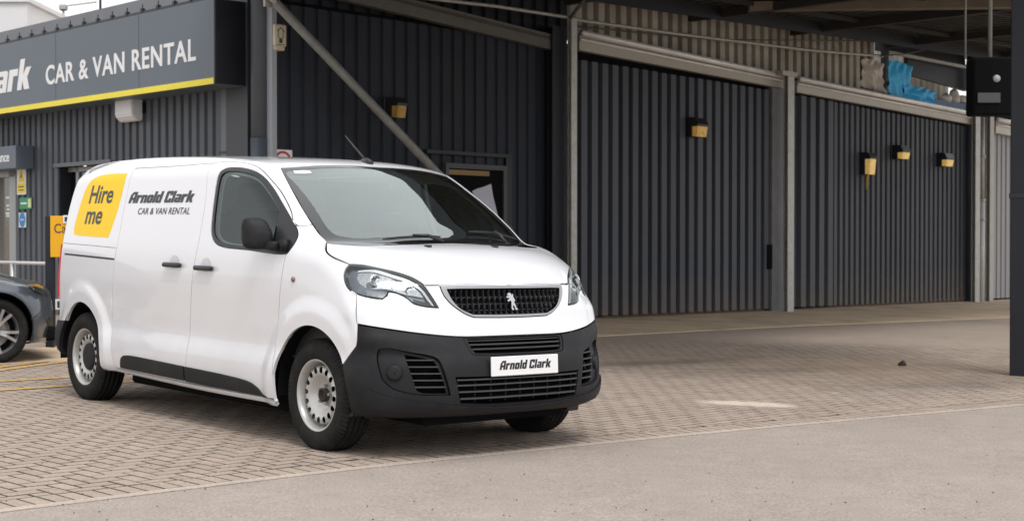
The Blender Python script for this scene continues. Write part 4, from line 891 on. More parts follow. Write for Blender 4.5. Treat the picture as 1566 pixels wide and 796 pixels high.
class Fam:                           # a family of rays that lays a flat (u, v) pattern on the body
    def __init__(s, kind, body, ax=(0, 1.0), R=1.0): s.k, s.b, s.ax, s.R = kind, body, ax, R
    def rays(s, uv):
        u, v = uv[:, 0], uv[:, 1]; z = np.zeros_like(u)
        if s.k == 'R': th = v/s.R; d = np.stack([z, np.sin(th), np.cos(th)], 1); o = np.stack([u, z, z+s.ax[1]], 1); return o+d*2.2, -d, 2.2
        if s.k == 'C': th = u/s.R; d = np.stack([np.cos(th), np.sin(th), z], 1); o = np.stack([z+s.ax[0], z, v], 1); return o+d*2.6, -d, 2.6
        if s.k == 'B': th = u/s.R; d = np.stack([-np.cos(th), np.sin(th), z], 1); o = np.stack([z+s.ax[0], z, v], 1); return o+d*2.6, -d, 2.6
        if s.k == 'T': d = np.stack([z, z, z-1], 1); return np.stack([u, v, z+2.4], 1), d, 2.4
        if s.k == 'S': d = np.stack([z, z+1, z], 1); return np.stack([u, z-1.6, v], 1), d, 1.6
    def xyz(s, uv):
        uv = np.asarray(uv, float); o, d, L = s.rays(uv); n = 90; T = np.linspace(0, L, n); F = np.stack([s.b(*(o+d*t).T) for t in T], 1)
        i = np.argmax(F < 0, 1); bad = ~(F < 0).any(1); i[bad] = np.argmin(F[bad], 1); i = np.maximum(i, 1); a, b = T[i-1], T[i]
        for _ in range(22):
            m = (a+b)/2; f = s.b(*(o+d*m[:, None]).T); ins = f < 0; b = np.where(ins, m, b); a = np.where(ins, a, m)
        t = np.where(bad, T[i], (a+b)/2); return o+d*t[:, None]
    def uv(s, P):
        P = np.asarray(P, float); x, y, z = P.T
        if s.k == 'R': return np.stack([x, np.arctan2(y, z-s.ax[1])*s.R], 1)
        if s.k == 'C': return np.stack([np.arctan2(y, x-s.ax[0])*s.R, z], 1)
        if s.k == 'B': return np.stack([np.arctan2(y, -(x-s.ax[0]))*s.R, z], 1)
        if s.k == 'T': return P[:, :2].copy()
        if s.k == 'S': return np.stack([x, z], 1)
def poly_area(p): x, y = np.array(p).T; return .5*np.sum(x*np.roll(y, -1)-np.roll(x, -1)*y)
def inset(p, g):
    p = np.array(p); 
    if poly_area(p) < 0: p = p[::-1]
    a = np.roll(p, 1, 0); b = np.roll(p, -1, 0)
    def nrm(e): e = e/np.maximum(np.linalg.norm(e, axis=1), 1e-9)[:, None]; return np.stack([-e[:, 1], e[:, 0]], 1)
    n1, n2 = nrm(p-a), nrm(b-p); m = n1+n2; m /= np.maximum((m*n1).sum(1), .6)[:, None]; return p+m*g
def loop(segs, h=.03, n=6):          # segments are smoothed on their own and joined with corners
    out = []
    for sg in segs:
        sg = np.array(sg, float); c = catmull(sg, n) if len(sg) > 2 else sg
        out.append(c)
    P = [out[0]]
    for c in out[1:]: P.append(c)
    P = np.concatenate(P); keep = np.ones(len(P), bool)
    d = np.linalg.norm(P-np.roll(P, 1, 0), axis=1); keep = d > 1e-5; P = P[keep]
    Q = []
    for a, b in zip(P, np.roll(P, -1, 0)):
        k = max(int(np.ceil(np.linalg.norm(b-a)/h)), 1); Q += [a+(b-a)*i/k for i in range(k)]
    return np.array(Q)
def thin(P, h):                       # drop vertices that crowd
    out = [P[0]]
    for p in P[1:]:
        if np.linalg.norm(p-out[-1]) > h: out.append(p)
    return np.array(out)
def panel(name, m, fam, outer, holes=(), parent=None, h=.03, off=0., skirt=.018, gap=.0036, mirror=False, xyz=True, custom=None, both=None, hskirt=None):
    uvo = fam.uv(outer) if xyz else np.array(outer); uvo = thin(inset(uvo, gap), .004)
    hs_ = []
    for q in holes:
        r = fam.uv(q) if xyz else np.array(q); r = inset(r, -gap); hs_.append(thin(r, .004))
    mn, mx_ = uvo.min(0), uvo.max(0); gx = np.arange(mn[0]+h*.5, mx_[0], h); gy = np.arange(mn[1]+h*.5, mx_[1], h*.9)
    G = np.stack(np.meshgrid(gx, gy, indexing='ij'), -1); G[:, 1::2, 0] += h*.5; G = G.reshape(-1, 2)
    if len(G):
        k = in_poly(G, uvo)
        for q in hs_: k &= ~in_poly(G, q)
        G = G[k]
        bd = np.concatenate([uvo]+hs_)
        if len(G):
            dmin = np.full(len(G), 1e9)
            for c in range(0, len(bd), 200): dmin = np.minimum(dmin, ((G[:, None]-bd[None, c:c+200])**2).sum(2).min(1))
            G = G[dmin > (h*.5)**2]
    V2, T = cdt(uvo, hs_, G)
    P = fam.xyz(V2); N = grad(fam.b, P)
    o3 = off(P) if callable(off) else off
    P = P+N*(np.asarray(o3)[..., None] if np.ndim(o3) else o3)
    tri = P[T]; fn = np.cross(tri[:, 1]-tri[:, 0], tri[:, 2]-tri[:, 0]); flip = (fn*N[T].mean(1)).sum(1) < 0; T[flip] = T[flip][:, ::-1]
    ed = {}
    for t in T:
        for a, b in ((t[0], t[1]), (t[1], t[2]), (t[2], t[0])): ed[(int(a), int(b))] = 1
    bdr = [(a, b) for a, b in ed if (b, a) not in ed]
    used = sorted({a for e in bdr for a in e}); idx = {a: i for i, a in enumerate(used)}; n = len(P)
    faces = [tuple(int(x) for x in t) for t in T]; LN = [N[x] for t in T for x in t]
    if skirt:
        ub = np.array(used); P2 = P[ub]-N[ub]*skirt; P3 = P[ub].copy(); P = np.concatenate([P, P3, P2]); nb = len(used)
        for a, b in bdr:
            ia, ib = n+idx[a], n+idx[b]; q = (ia, ia+nb, ib+nb, ib); faces.append(q)
            e = P[ib]-P[ia]; nn = np.cross(e, N[a]); nn /= max(np.linalg.norm(nn), 1e-9); LN += [nn]*4
    res = []
    for sgn in ((1, -1) if mirror else (1,)):
        me = bpy.data.meshes.new(name); Q = P*np.array([1, sgn, 1])
        if sgn == 1: fc, ln = faces, LN
        else:
            fc = [f[::-1] for f in faces]; ln = []; i = 0
            for f in faces: ln += [LN[i+j]*np.array([1, -1, 1]) for j in range(len(f)-1, -1, -1)]; i += len(f)
        me.from_pydata(Q.tolist(), [], fc); me.materials.append(m); me.polygons.foreach_set('use_smooth', [True]*len(fc)); me.update()
        me.normals_split_custom_set([tuple(x) for x in ln])
        o = bpy.data.objects.new(name, me); COL.objects.link(o); par = parent[0 if sgn == 1 else 1] if isinstance(parent, (list, tuple)) else parent
        if par: o.parent = par
        res.append(o)
    return res if mirror else res[0]
def arc(cx, cz, r, a0, a1, n=40): t = np.radians(np.linspace(a0, a1, n)); return np.stack([cx+r*np.cos(t), cz+r*np.sin(t)], 1)
def mir(P): return np.array(P)*np.array([1, -1, 1])

VM = GM @ Matrix.Translation((-.47068, 9.6325, 0)) @ Matrix.Rotation(-.87132, 4, 'Z')
van = empty('delivery_van', VM, 'white panel van with yellow Hire me panel parked on block paving', 'van')
R_, S_, T_, C_, B_ = Fam('R', body), Fam('S', body), Fam('T', body), Fam('C', body, (-.25, 0), 1.05), Fam('B', body, (-2.6, 0), 1.3)
def side(xz): return S_.xyz(np.array(xz, float))       # points of the right flank from (x, z)
ZA, RA = .35, .40
def ang(x, z, cx): return math.degrees(math.atan2(z-ZA, x-cx))
# --- outlines measured on the flank (x forward of the front axle, z up)
ws_side = [(-.812,-.690,1.735),(-.565,-.748,1.58),(-.312,-.792,1.412),(-.235,-.797,1.357)]
door_top = [(-.365,1.385),(-.425,1.444),(-.602,1.566),(-.76,1.652),(-.869,1.706),(-.974,1.741),(-1.166,1.769),(-1.393,1.779),(-1.515,1.772)]
door_rear = [(-1.515,1.772),(-1.427,1.544),(-1.435,1.19),(-1.482,1.056),(-1.524,.745),(-1.549,.566),(-1.566,.277)]
door_rear = [(-1.515,1.772),(-1.485,1.66),(-1.452,1.54),(-1.44,1.36),(-1.445,1.19),(-1.472,1.056),(-1.515,.80),(-1.545,.566),(-1.566,.277)]
door_front = [(-.392,.274),(-.399,.476),(-.385,.76),(-.345,1.006),(-.314,1.171)]
ring_o = [(-1.345,1.60),(-1.338,1.70),(-1.29,1.728),(-1.169,1.734),(-.962,1.712),(-.835,1.672),(-.682,1.593),(-.523,1.492),(-.378,1.390),(-.288,1.322),(-.259,1.281),(-.258,1.235),(-.29,1.186),(-.353,1.174),(-.77,1.192),(-1.112,1.208),(-1.226,1.236),(-1.288,1.288),(-1.322,1.411)]
glass_o = [(-1.31,1.60),(-1.302,1.682),(-1.26,1.704),(-1.17,1.708),(-.965,1.687),(-.85,1.652),(-.70,1.57),(-.565,1.482),(-.515,1.445),(-.48,1.34),(-.465,1.212),(-.48,1.203),(-.77,1.219),(-1.10,1.236),(-1.20,1.260),(-1.258,1.305),(-1.289,1.415)]
sl_top = [(-1.515,1.7718),(-2.0,1.766),(-2.655,1.764)]
sl_rear = [(-2.655,1.764),(-2.662,1.5),(-2.663,1.208),(-2.685,1.073),(-2.725,.685),(-2.70,.42),(-2.645,.295)]
# --- main shell: roof, A-pillars, rear quarters, sills (both sides in one sheet)
hdr = T_.xyz(np.array([(-.690,0),(-.70,-.2),(-.722,-.38),(-.757,-.56),(-.79,-.65),(-.812,-.690)]))
a0_, a1_ = ang(-2.872,.262,-3.275), ang(-3.60,.585,-3.275)
chain = loop([hdr, ws_side, side([(-.235,1.357),(-.30,1.348),(-.365,1.385)]), side(door_top), side(sl_top), side(sl_rear), side([(-2.645,.288),(-1.6,.272),(-.40,.262)]), side([(-.388,.262),(-.392,.226)]), side([(-.392,.226),(-1.6,.238),(-2.86,.262)]),
    side(arc(-3.275, ZA, RA, -13, 144)), side([(-3.60,.588),(-3.80,.588)]), side([(-3.80,.588),(-3.80,1.0),(-3.775,1.35),(-3.735,1.6),(-3.71,1.70)])], .03)
rr = T_.xyz(np.array([(-3.70,-.70),(-3.70,-.5),(-3.70,-.25),(-3.70,0)])); chain = np.concatenate([chain, loop([rr], .05)[:-1] if False else catmull(rr, 5)])
full = np.concatenate([chain, mir(chain[::-1])[1:-1]])
panel('body_shell', WHITE, R_, full, parent=van, h=.032, skirt=.022)
# --- doors, wings
P2 = []
def pair(name, m, fam, outer, holes=(), **k): r = panel(name, m, fam, outer, holes, parent=van, mirror=True, **k); return r
fd = pair('front_door', WHITE, R_, loop([side(door_top), side(door_rear), side([(-1.566,.277),(-.392,.274)]), side(door_front), side([(-.314,1.171),(-.29,1.186),(-.258,1.235),(-.259,1.281),(-.288,1.322),(-.365,1.385)])], .03), [loop([side(ring_o+ring_o[:1])], .03)], h=.03)
sd = pair('sliding_door', WHITE, R_, loop([side(sl_top), side(sl_rear), side([(-2.645,.295),(-1.566,.277)]), side(door_rear[::-1])], .03), h=.024)
wing = pair('front_wing', WHITE, R_, loop([[(-.235,-.797,1.357),(-.155,-.80,1.30),(-.075,-.812,1.262),(-.022,-.834,1.245)], [(-.022,-.834,1.245),(.03,-.87,1.215),(.071,-.893,1.192),(.138,-.893,1.163),(.271,-.863,1.125)], [(.271,-.863,1.125),(.266,-.886,1.102),(.275,-.905,1.064),(.314,-.917,1.007),(.362,-.912,.971),(.400,-.905,.955)],
    [(.400,-.905,.955),(.437,-.924,.879),(.458,-.937,.80)], [(.468,-.945,.785),(.472,-.947,.70),(.462,-.949,.654)], [(.462,-.949,.654),(.42,-.952,.61),(.353,-.953,.545)], side(arc(0, ZA, RA, 30, 193)), side([(-.385,.262),(-.392,.274)]), side(door_front), side([(-.314,1.171),(-.29,1.186),(-.258,1.235),(-.259,1.281),(-.288,1.322),(-.365,1.385)]), side([(-.365,1.385),(-.30,1.348),(-.235,1.357)])], .03), h=.026)
ring = panel('window_surround', SATIN, R_, loop([side(ring_o+ring_o[:1])], .025), [loop([side(glass_o+glass_o[:1])], .025)], parent=fd, mirror=True, off=-.003, skirt=.012, h=.03)
wg = panel('window_glass', SGLASS, R_, loop([side(glass_o+glass_o[:1])], .03), parent=fd, mirror=True, off=-.010, skirt=0, gap=-.006, h=.05)
tr1 = [side([(-1.572,.392),(-2.0,.402),(-2.42,.408),(-2.49,.402)]), side([(-2.49,.402),(-2.535,.378),(-2.55,.335),(-2.55,.302)]), side([(-2.55,.302),(-1.574,.287)])]
tr2 = [side([(-1.558,.392),(-1.057,.381),(-.75,.366),(-.67,.353)]), side([(-.67,.353),(-.605,.328),(-.56,.30),(-.52,.276)]), side([(-.52,.276),(-1.56,.284)])]
panel('lower_trim', BLACKP, R_, loop(tr1, .02), parent=sd, mirror=True, off=.012, skirt=.02, h=.03); panel('lower_trim', BLACKP, R_, loop(tr2, .02), parent=fd, mirror=True, off=.012, skirt=.02, h=.03)
for (x0, x1, z, par) in ((-1.875,-1.63,1.073,sd), (-1.425,-1.185,1.062,fd)):
    q = side([((x0+x1)/2, z+.022)])[0]
    for k, sg in enumerate((1, -1)):
        bm = bmesh.new(); vs = box(bm, (0, 0, 0), (x1-x0, .03, .034), .013, seg=3); 
        for v in vs: v.co = Vector(((x0+x1)/2+v.co.x, sg*(q[1]-.022+v.co.y), z+v.co.z))
        bm_obj('handle', bm, SATIN, par[k], True)
        bm = bmesh.new(); lathe(bm, [(.0, .002), (.035, .0015), (.05, -.001), (.054, .002)], 24); bmesh.ops.scale(bm, verts=bm.verts[:], vec=(1.15, 1, .85))
        for v in bm.verts: v.co = Vector(((x0+x1)/2+v.co.x, sg*(side([((x0+x1)/2+v.co.x, z+.022+v.co.z)])[0][1]-.0025+v.co.y*sg*0), z+.022+v.co.z))
        bm_obj('handle_recess', bm, mat('shaded_white_recess', (.62,.62,.64), .5, var=.03), par[k], True)
panel('door_rail', SATIN, R_, loop([side([(-3.674,1.120),(-2.690,1.099)]), side([(-2.690,1.085),(-3.674,1.106)])], .05), parent=van, mirror=True, off=.001, skirt=.003, gap=0, h=.1)
panel('quarter_seam', DEEP, R_, loop([side([(-3.74,1.1985),(-2.667,1.1765)]), side([(-2.667,1.1735),(-3.74,1.1955)])], .05), parent=van, mirror=True, off=.0006, skirt=.002, gap=0, h=.1)
q = side([(-.204,1.022)])[0]
bm = bmesh.new(); lathe(bm, [(0, -.012), (.012, -.012), (.016, -.009), (.0165, .0)], 20); [setattr(v, 'co', Vector((v.co.x-.204, v.co.y+q[1], v.co.z+1.022))) for v in bm.verts]; fix(bm); bm_obj('side_repeater', bm, mat('amber_smoked_lens', (.22,.13,.09), .2, var=.1), van, True)
# --- windscreen, bonnet
wsR = [hdr[:, :], np.array(ws_side), np.array([(-.235,-.797,1.357),(-.155,-.80,1.30),(-.075,-.812,1.262),(-.022,-.834,1.245)])]
wsB = [(-.022,-.834,1.245),(.015,-.825,1.242),(.053,-.800,1.239),(.149,-.664,1.235),(.178,-.395,1.244),(.150,-.15,1.25),(.142,0,1.254)]
def sym(segs, h=.03): c = loop(segs, h); c = np.concatenate([c, [np.array(segs[-1])[-1]]]) if np.linalg.norm(c[-1]-np.array(segs[-1])[-1]) > 1e-4 else c; return np.concatenate([c, mir(c[::-1])[1:-1]])
def open_chain(segs): return np.concatenate([catmull(np.array(q, float), 5) if len(q) > 2 else np.array(q, float) for q in segs])
def symo(segs): c = open_chain(segs); return np.concatenate([c, mir(c[::-1])[1:-1]])
inR = [(-.648,0),(-.655,-.13),(-.688,-.417),(-.728,-.60),(-.752,-.655),(-.752,-.675),(-.735,-.688),(-.60,-.695),(-.458,-.705),(-.30,-.722),(-.18,-.735),(-.115,-.725),(-.08,-.700),(-.01,-.6),(.047,-.30),(.056,-.11),(.058,0)]
inner = T_.xyz(np.array(inR)); inP = symo([inner])
panel('windscreen_border', mat('black_glass_border', (.012,.012,.013), .03, spec=.9, coat=1.), T_, symo(wsR+[wsB]), [inP], parent=van, h=.035, off=-.003, skirt=.012, gap=.003)
wsg = panel('windscreen', GLASS, T_, inP, parent=van, h=.035, off=-.004, skirt=0, gap=-.002)
st = T_.xyz(np.array([(-.738,-.636),(-.690,-.542),(-.66,-.548),(-.703,-.645)])); panel('sticker', PRINTW, T_, loop([st], .03), parent=wsg, off=-.001, skirt=0, gap=0, h=.05)
bonR = [np.array(wsB)[::-1], np.array([(-.022,-.834,1.245),(.03,-.87,1.215),(.071,-.893,1.192),(.138,-.893,1.163),(.271,-.863,1.125)]), np.array([(.271,-.863,1.125),(.315,-.832,1.126),(.417,-.753,1.106),(.501,-.671,1.081),(.561,-.611,1.052),(.612,-.568,1.012)]), np.array([(.612,-.568,1.012),(.642,-.480,1.014)]), np.array([(.642,-.480,1.014),(.665,-.38,1.014),(.685,-.2,1.014),(.692,0,1.013)])]
bonnet = panel('bonnet', WHITE, T_, symo(bonR), parent=van, h=.026, skirt=.02)
for y in (-.295, .235):
    z = T_.xyz(np.array([(.278, y)]))[0][2]; bm = bmesh.new(); box(bm, (.278, y, z+.004), (.05, .03, .016), .006, seg=2); bm_obj('washer_jet', bm, SATIN, bonnet, True)
# --- white front panel between the lamps, chrome grille
grR = [(.692,0,1.010),(.685,-.2,1.010),(.665,-.38,1.011),(.642,-.478,1.010)], [(.642,-.478,1.010),(.667,-.466,.955),(.693,-.427,.902),(.718,-.345,.846),(.731,-.284,.824)], [(.731,-.284,.824),(.737,-.1,.820),(.738,0,.820)]
giR = [(.700,0,.990),(.69,-.2,.990),(.674,-.36,.990),(.661,-.440,.988)], [(.661,-.440,.988),(.686,-.420,.93),(.708,-.372,.876),(.727,-.29,.841)], [(.727,-.29,.841),(.733,-.1,.838),(.734,0,.838)]
hl_low = [(.682,-.512,.882),(.652,-.59,.889),(.62,-.651,.907),(.60,-.668,.928)], [(.60,-.668,.928),(.582,-.69,.946),(.55,-.728,.966),(.525,-.762,.972)], [(.528,-.772,.95),(.520,-.80,.930)], [(.520,-.80,.930),(.496,-.828,.932),(.428,-.883,.948),(.362,-.912,.971)]
fasO = [[(.642,-.478,1.012),(.612,-.568,1.010)], [(.612,-.568,1.010),(.630,-.560,.985),(.653,-.538,.94),(.682,-.512,.882)]]+list(hl_low)+[[(.362,-.912,.971),(.400,-.905,.955)], [(.400,-.905,.955),(.437,-.924,.879),(.458,-.937,.80)], [(.47,-.945,.787),(.581,-.816,.763),(.675,-.651,.738),(.748,-.42,.716),(.771,-.15,.714),(.773,0,.714)]]
co = open_chain(fasO); gi = open_chain(grR)[::-1]
fas = np.concatenate([co, mir(co[::-1])[1:], mir(gi[::-1])[1:], gi[1:]])
panel('front_panel', WHITE, C_, fas, parent=van, h=.024, skirt=.02)
gout, gin = symo(grR), symo(giR)
gf = panel('grille_frame', CHROMES, C_, gout, [gin], parent=van, h=.03, off=.004, skirt=.035, gap=.002)
gbk = panel('grille_back', DEEP, C_, gin, parent=gf, h=.05, off=-.045, skirt=0, gap=-.004)
gv = [C_.uv(gin)]; gpoly = gv[0]
FIN = mat('gloss_black_fins', (.018,.018,.020), .28, var=.1)
for k in range(22):
    y = -.43+k*.86/21; u = C_.uv(np.array([(.70, y, .9)]))[0][0]
    zz = np.linspace(.83, 1.0, 40); ok = in_poly(np.stack([np.full(40, u), zz], 1), gpoly)
    if ok.sum() < 4: continue
    z0, z1 = zz[ok].min()+.002, zz[ok].max()-.002; ns = 9; zs_ = np.linspace(z0, z1, ns); Pc = C_.xyz(np.stack([np.full(ns, u), zs_], 1)); Nn = grad(body, Pc); bm = bmesh.new(); rows = []
    for i in range(ns):
        ph = (zs_[i]-.84)/.048*2*math.pi; wv = .0062+.0030*math.cos(ph); dp = -.012+.006*math.cos(ph); c = Pc[i]+Nn[i]*dp
        rows.append([bm.verts.new(c+np.array([0, -wv, 0])-Nn[i]*.012), bm.verts.new(c+np.array([0, -wv*.3, 0])), bm.verts.new(c+np.array([0, wv*.3, 0])), bm.verts.new(c+np.array([0, wv, 0])-Nn[i]*.012)])
    for A, Bq in zip(rows, rows[1:]):
        for j in range(3): bm.faces.new((A[j], A[j+1], Bq[j+1], Bq[j]))
    fix(bm); bm_obj('grille_fin', bm, FIN, gf, False)
for zz in (.868, .905, .945):
    q = C_.uv(gin); us = np.linspace(-.62, .62, 60); ok = in_poly(np.stack([us, np.full(60, zz)], 1), gpoly); us = us[ok]
    Pc = C_.xyz(np.stack([us, np.full(len(us), zz)], 1)); Pc = Pc-grad(body, Pc)*.03; bm = bmesh.new(); tube(bm, Pc.tolist(), .005, 6); bm_obj('grille_bar', bm, FIN, gf, True)
# rearing animal badge: a flat cast emblem
lion = [(-.33,-.95),(-.05,-.95),(-.02,-.78),(-.12,-.70),(.06,-.38),(.22,-.62),(.20,-.78),(.24,-.95),(.52,-.95),(.54,-.80),(.42,-.70),(.44,-.45),(.36,-.15),(.44,.05),(.52,-.02),(.62,.12),(.54,.30),(.50,.55),(.60,.72),(.48,.86),(.40,.74),(.44,.60),(.34,.66),(.30,.84),(.10,.95),(-.10,.93),(-.22,.80),(-.34,.84),(-.30,.70),(-.16,.62),(-.20,.54),(-.34,.60),(-.52,.56),(-.56,.42),(-.44,.36),(-.30,.40),(-.16,.34),(-.20,.24),(-.36,.22),(-.52,.16),(-.56,.00),(-.44,-.04),(-.30,.06),(-.10,.08),(-.02,-.05),(-.14,-.30),(-.28,-.62),(-.34,-.78)]
sc = .053; V2, T2 = cdt(lion); n_ = len(V2); V = []; 
for d in (.016, .006): V += [(.722+d-.030*(b*sc)/.053, -.004+a*sc*.95, .916+b*sc) for a, b in V2]
nb = len(lion); new_obj('lion_badge', V, [tuple(int(i) for i in t) for t in T2]+[tuple(int(i)+n_ for i in t[::-1]) for t in T2]+[(i, i+n_, (i+1) % nb+n_, (i+1) % nb) for i in range(nb)], CHROME, gf)
# --- headlamps
hlO = [[(.271,-.863,1.124),(.315,-.832,1.124),(.417,-.753,1.104),(.501,-.671,1.079),(.561,-.611,1.050),(.612,-.568,1.008)], [(.612,-.568,1.008),(.630,-.560,.985),(.653,-.538,.94),(.682,-.512,.882)]]+list(hl_low)+[[(.362,-.912,.971),(.314,-.917,1.007),(.275,-.905,1.064),(.266,-.886,1.102),(.271,-.863,1.124)]]
hl = loop(hlO, .02)
lens = pair('headlight', LENS, C_, hl, h=.022, off=.001, skirt=.0, gap=.004)
panel('bezel', mat('smoked_chrome_bezel', (.20,.21,.24), .22, .85, var=.4, scale=14), C_, hl, parent=lens, mirror=True, h=.03, off=-.028, skirt=0, gap=.0)
panel('bezel_edge', mat('gloss_black_bezel', (.01,.01,.011), .12), C_, hl, [inset(C_.uv(hl), .009)] and [C_.xyz(thin(inset(C_.uv(hl), .008), .006))], parent=lens, mirror=True, h=.03, off=-.006, skirt=.02, gap=.001)
refl = [[(.345,-.860,1.080),(.375,-.830,1.094),(.494,-.713,1.060),(.565,-.637,1.022),(.615,-.592,.97),(.632,-.580,.940)], [(.632,-.580,.940),(.581,-.68,.958),(.545,-.735,.976),(.525,-.757,.984),(.434,-.856,.998),(.383,-.876,1.021),(.352,-.873,1.05)]]
rf = loop(refl, .02); REFL = mat('lamp_reflector', (.50,.50,.51), .16, .95, var=.35, scale=45)
def dish(P): 
    uvp = C_.uv(P); return -.012-.022*(.5+.5*np.cos((uvp[:, 0]*34)))*(.5+.5*np.cos((uvp[:, 1]-1.02)*48))
panel('reflector', REFL, C_, rf, parent=lens, mirror=True, h=.012, off=dish, skirt=.012, gap=.003)
drl = [[(.352,-.868,1.093),(.42,-.795,1.100),(.50,-.712,1.072),(.573,-.636,1.037),(.622,-.585,.985),(.655,-.552,.925),(.672,-.535,.892)], [(.668,-.548,.895),(.645,-.568,.93),(.612,-.60,.985),(.563,-.65,1.027),(.49,-.725,1.060),(.41,-.808,1.088),(.352,-.868,1.083)]]
panel('daylight_strip', mat('light_strip', (.82,.82,.82), .25, .2, var=.03), C_, loop(drl, .02), parent=lens, mirror=True, h=.03, off=-.005, skirt=.012, gap=0)
vb = [[(.520,-.762,1.037),(.524,-.757,1.037)], [(.548,-.725,.978),(.543,-.731,.978)]]; panel('bulb_divider', CHROME, C_, loop(vb, .02), parent=lens, mirror=True, h=.03, off=-.006, skirt=.02, gap=-.002)
for (x, y, z, r) in ((.452,-.800,1.040,.037), (.585,-.652,.985,.026)):
    c = C_.xyz(C_.uv(np.array([(x, y, z)])))[0]; nn = Vector(grad(body, c[None])[0]); q = Vector(nn).lerp(Vector((1, 0, 0)), .6).normalized().to_track_quat('Y', 'Z').to_matrix().to_4x4()
    for k, sg in enumerate((1, -1)):
        bm = bmesh.new(); lathe(bm, [(r, -.004), (r*.96, 0), (r*.82, -.002), (r*.55, -.012), (.004, -.016)], 26)
        for v in bm.verts: w_ = q@v.co+Vector(c)-nn*.010; v.co = Vector((w_.x, sg*w_.y, w_.z))
        fix(bm); bm_obj('projector', bm, mat('clear_lamp_bowl', (.72,.72,.72), .10, .9, var=.12, scale=40), lens[k], True)
ind = [[(.434,-.866,.985),(.520,-.775,.965)], [(.520,-.790,.940),(.45,-.86,.952)]]; panel('indicator', mat('indicator_lens', (.35,.36,.37), .2, .5, var=.3, scale=50), C_, loop(ind, .02), parent=lens, mirror=True, h=.015, off=-.010, skirt=.01, gap=0)
low_ = [[(.612,-.645,.932),(.66,-.548,.908)], [(.672,-.535,.888),(.652,-.59,.894),(.625,-.640,.911)]]; panel('lower_insert', SATIN, C_, loop(low_, .02), parent=lens, mirror=True, h=.02, off=-.007, skirt=.01, gap=0)
# --- black bumper with its openings
btop = [(.47,-.945,.784),(.581,-.816,.760),(.675,-.651,.735),(.748,-.42,.713),(.771,-.15,.711),(.773,0,.711)]
bmpR = [[(0.773,0,.711)][:1]+btop[::-1][1:], [(.47,-.945,.784),(.472,-.947,.70),(.462,-.949,.654)], [(.462,-.949,.654),(.42,-.952,.61),(.353,-.953,.545)], side(arc(0, ZA, RA, 28, -18)), side([(.375,.225),(.40,.222)]), C_.xyz(np.array([(-1.05,.235),(-.8,.245),(-.5,.252),(-.25,.254),(0,.255)]))]
bmp = symo(bmpR)
ug = symo([[(.779,0,.698),(.777,-.2,.698),(.768,-.34,.700),(.766,-.362,.697)], [(.766,-.362,.697),(.789,-.352,.655),(.805,-.33,.622)], [(.805,-.33,.622),(.825,-.2,.618),(.831,0,.617)]])
ugo = symo([[(.775,0,.706),(.772,-.2,.706),(.757,-.386,.708)], [(.757,-.386,.708),(.778,-.372,.66),(.802,-.352,.618),(.809,-.335,.612)], [(.809,-.335,.612),(.828,-.2,.608),(.832,0,.607)]])
lg = symo([[(.85,0,.482),(.845,-.25,.482),(.815,-.478,.484)], [(.815,-.478,.484),(.82,-.462,.40),(.823,-.445,.335)], [(.823,-.445,.335),(.85,-.25,.318),(.858,0,.314)]])
fp = loop([[(.572,-.855,.642),(.60,-.825,.650),(.665,-.735,.632),(.70,-.685,.622)], [(.70,-.685,.622),(.758,-.578,.594),(.779,-.556,.548),(.80,-.520,.42),(.807,-.515,.385)], [(.807,-.515,.385),(.733,-.687,.388),(.68,-.765,.405),(.647,-.81,.424),(.61,-.852,.47)], [(.61,-.852,.47),(.585,-.858,.53),(.567,-.863,.60),(.572,-.855,.642)]], .02)
bumper = panel('front_bumper', BLACKP, C_, bmp, [lg, ugo, fp, mir(fp[::-1])], parent=van, h=.026, skirt=.03)
panel('grille_surround', BLACKP, C_, ugo, [ug], parent=bumper, h=.02, off=-.004, skirt=.03, gap=.0015)
for P_, nm in ((ug, 'intake_back'), (lg, 'intake_back')): panel(nm, DEEP, C_, P_, parent=bumper, h=.06, off=-.07, skirt=0, gap=-.03)
GREYP = mat('satin_grey_plastic', (.055,.056,.060), .42, var=.1, spec=.5)
def slat(name, z, poly, off, th, dp, par, m=None, zslope=0.):
    uvp = C_.uv(poly); us = np.linspace(uvp[:, 0].min(), uvp[:, 0].max(), 90); zz = np.array([z(u) for u in us]); ok = in_poly(np.stack([us, zz], 1), uvp); us, zz = us[ok], zz[ok]
    if len(us) < 3: return
    us = np.linspace(us[0]-.004, us[-1]+.004, 22); zz = np.array([z(u) for u in us]); Pc = C_.xyz(np.stack([us, zz], 1)); N_ = grad(body, Pc); N_[:, 2] *= .3; N_ /= np.linalg.norm(N_, axis=1)[:, None]; bm = bmesh.new(); rows = []
    for p, n_ in zip(Pc, N_): rows.append([bm.verts.new(p+n_*a+np.array([0, 0, b])) for a, b in ((off, -th*.4), (off, th*.4), (off-.004, th*.5), (off-dp, th*.35), (off-dp, -th*.35), (off-.004, -th*.5))])
    for A, Bq in zip(rows, rows[1:]):
        for j in range(6): bm.faces.new((A[j], A[(j+1) % 6], Bq[(j+1) % 6], Bq[j]))
    bm.faces.new(rows[0]); bm.faces.new(rows[-1][::-1]); fix(bm); return bm_obj(name, bm, m or GREYP, par)
for z in (.642, .668): slat('intake_slat', lambda u, z=z: z+.03*0*u, ug, -.008, .010, .05, bumper)
slat('intake_slat', lambda u: .690, ug, -.012, .006, .05, bumper)
for z in (.358, .398, .436, .468): slat('intake_slat', lambda u, z=z: z, lg, -.004, .009, .05, bumper)
for u in np.linspace(-.42, .42, 9):
    P3 = C_.xyz(np.stack([np.full(6, u), np.linspace(.325, .475, 6)], 1)); bm = bmesh.new(); P3 = P3-grad(body, P3)*.04; tube(bm, P3.tolist(), .006, 5); bm_obj('intake_strut', bm, BLACKP, bumper)
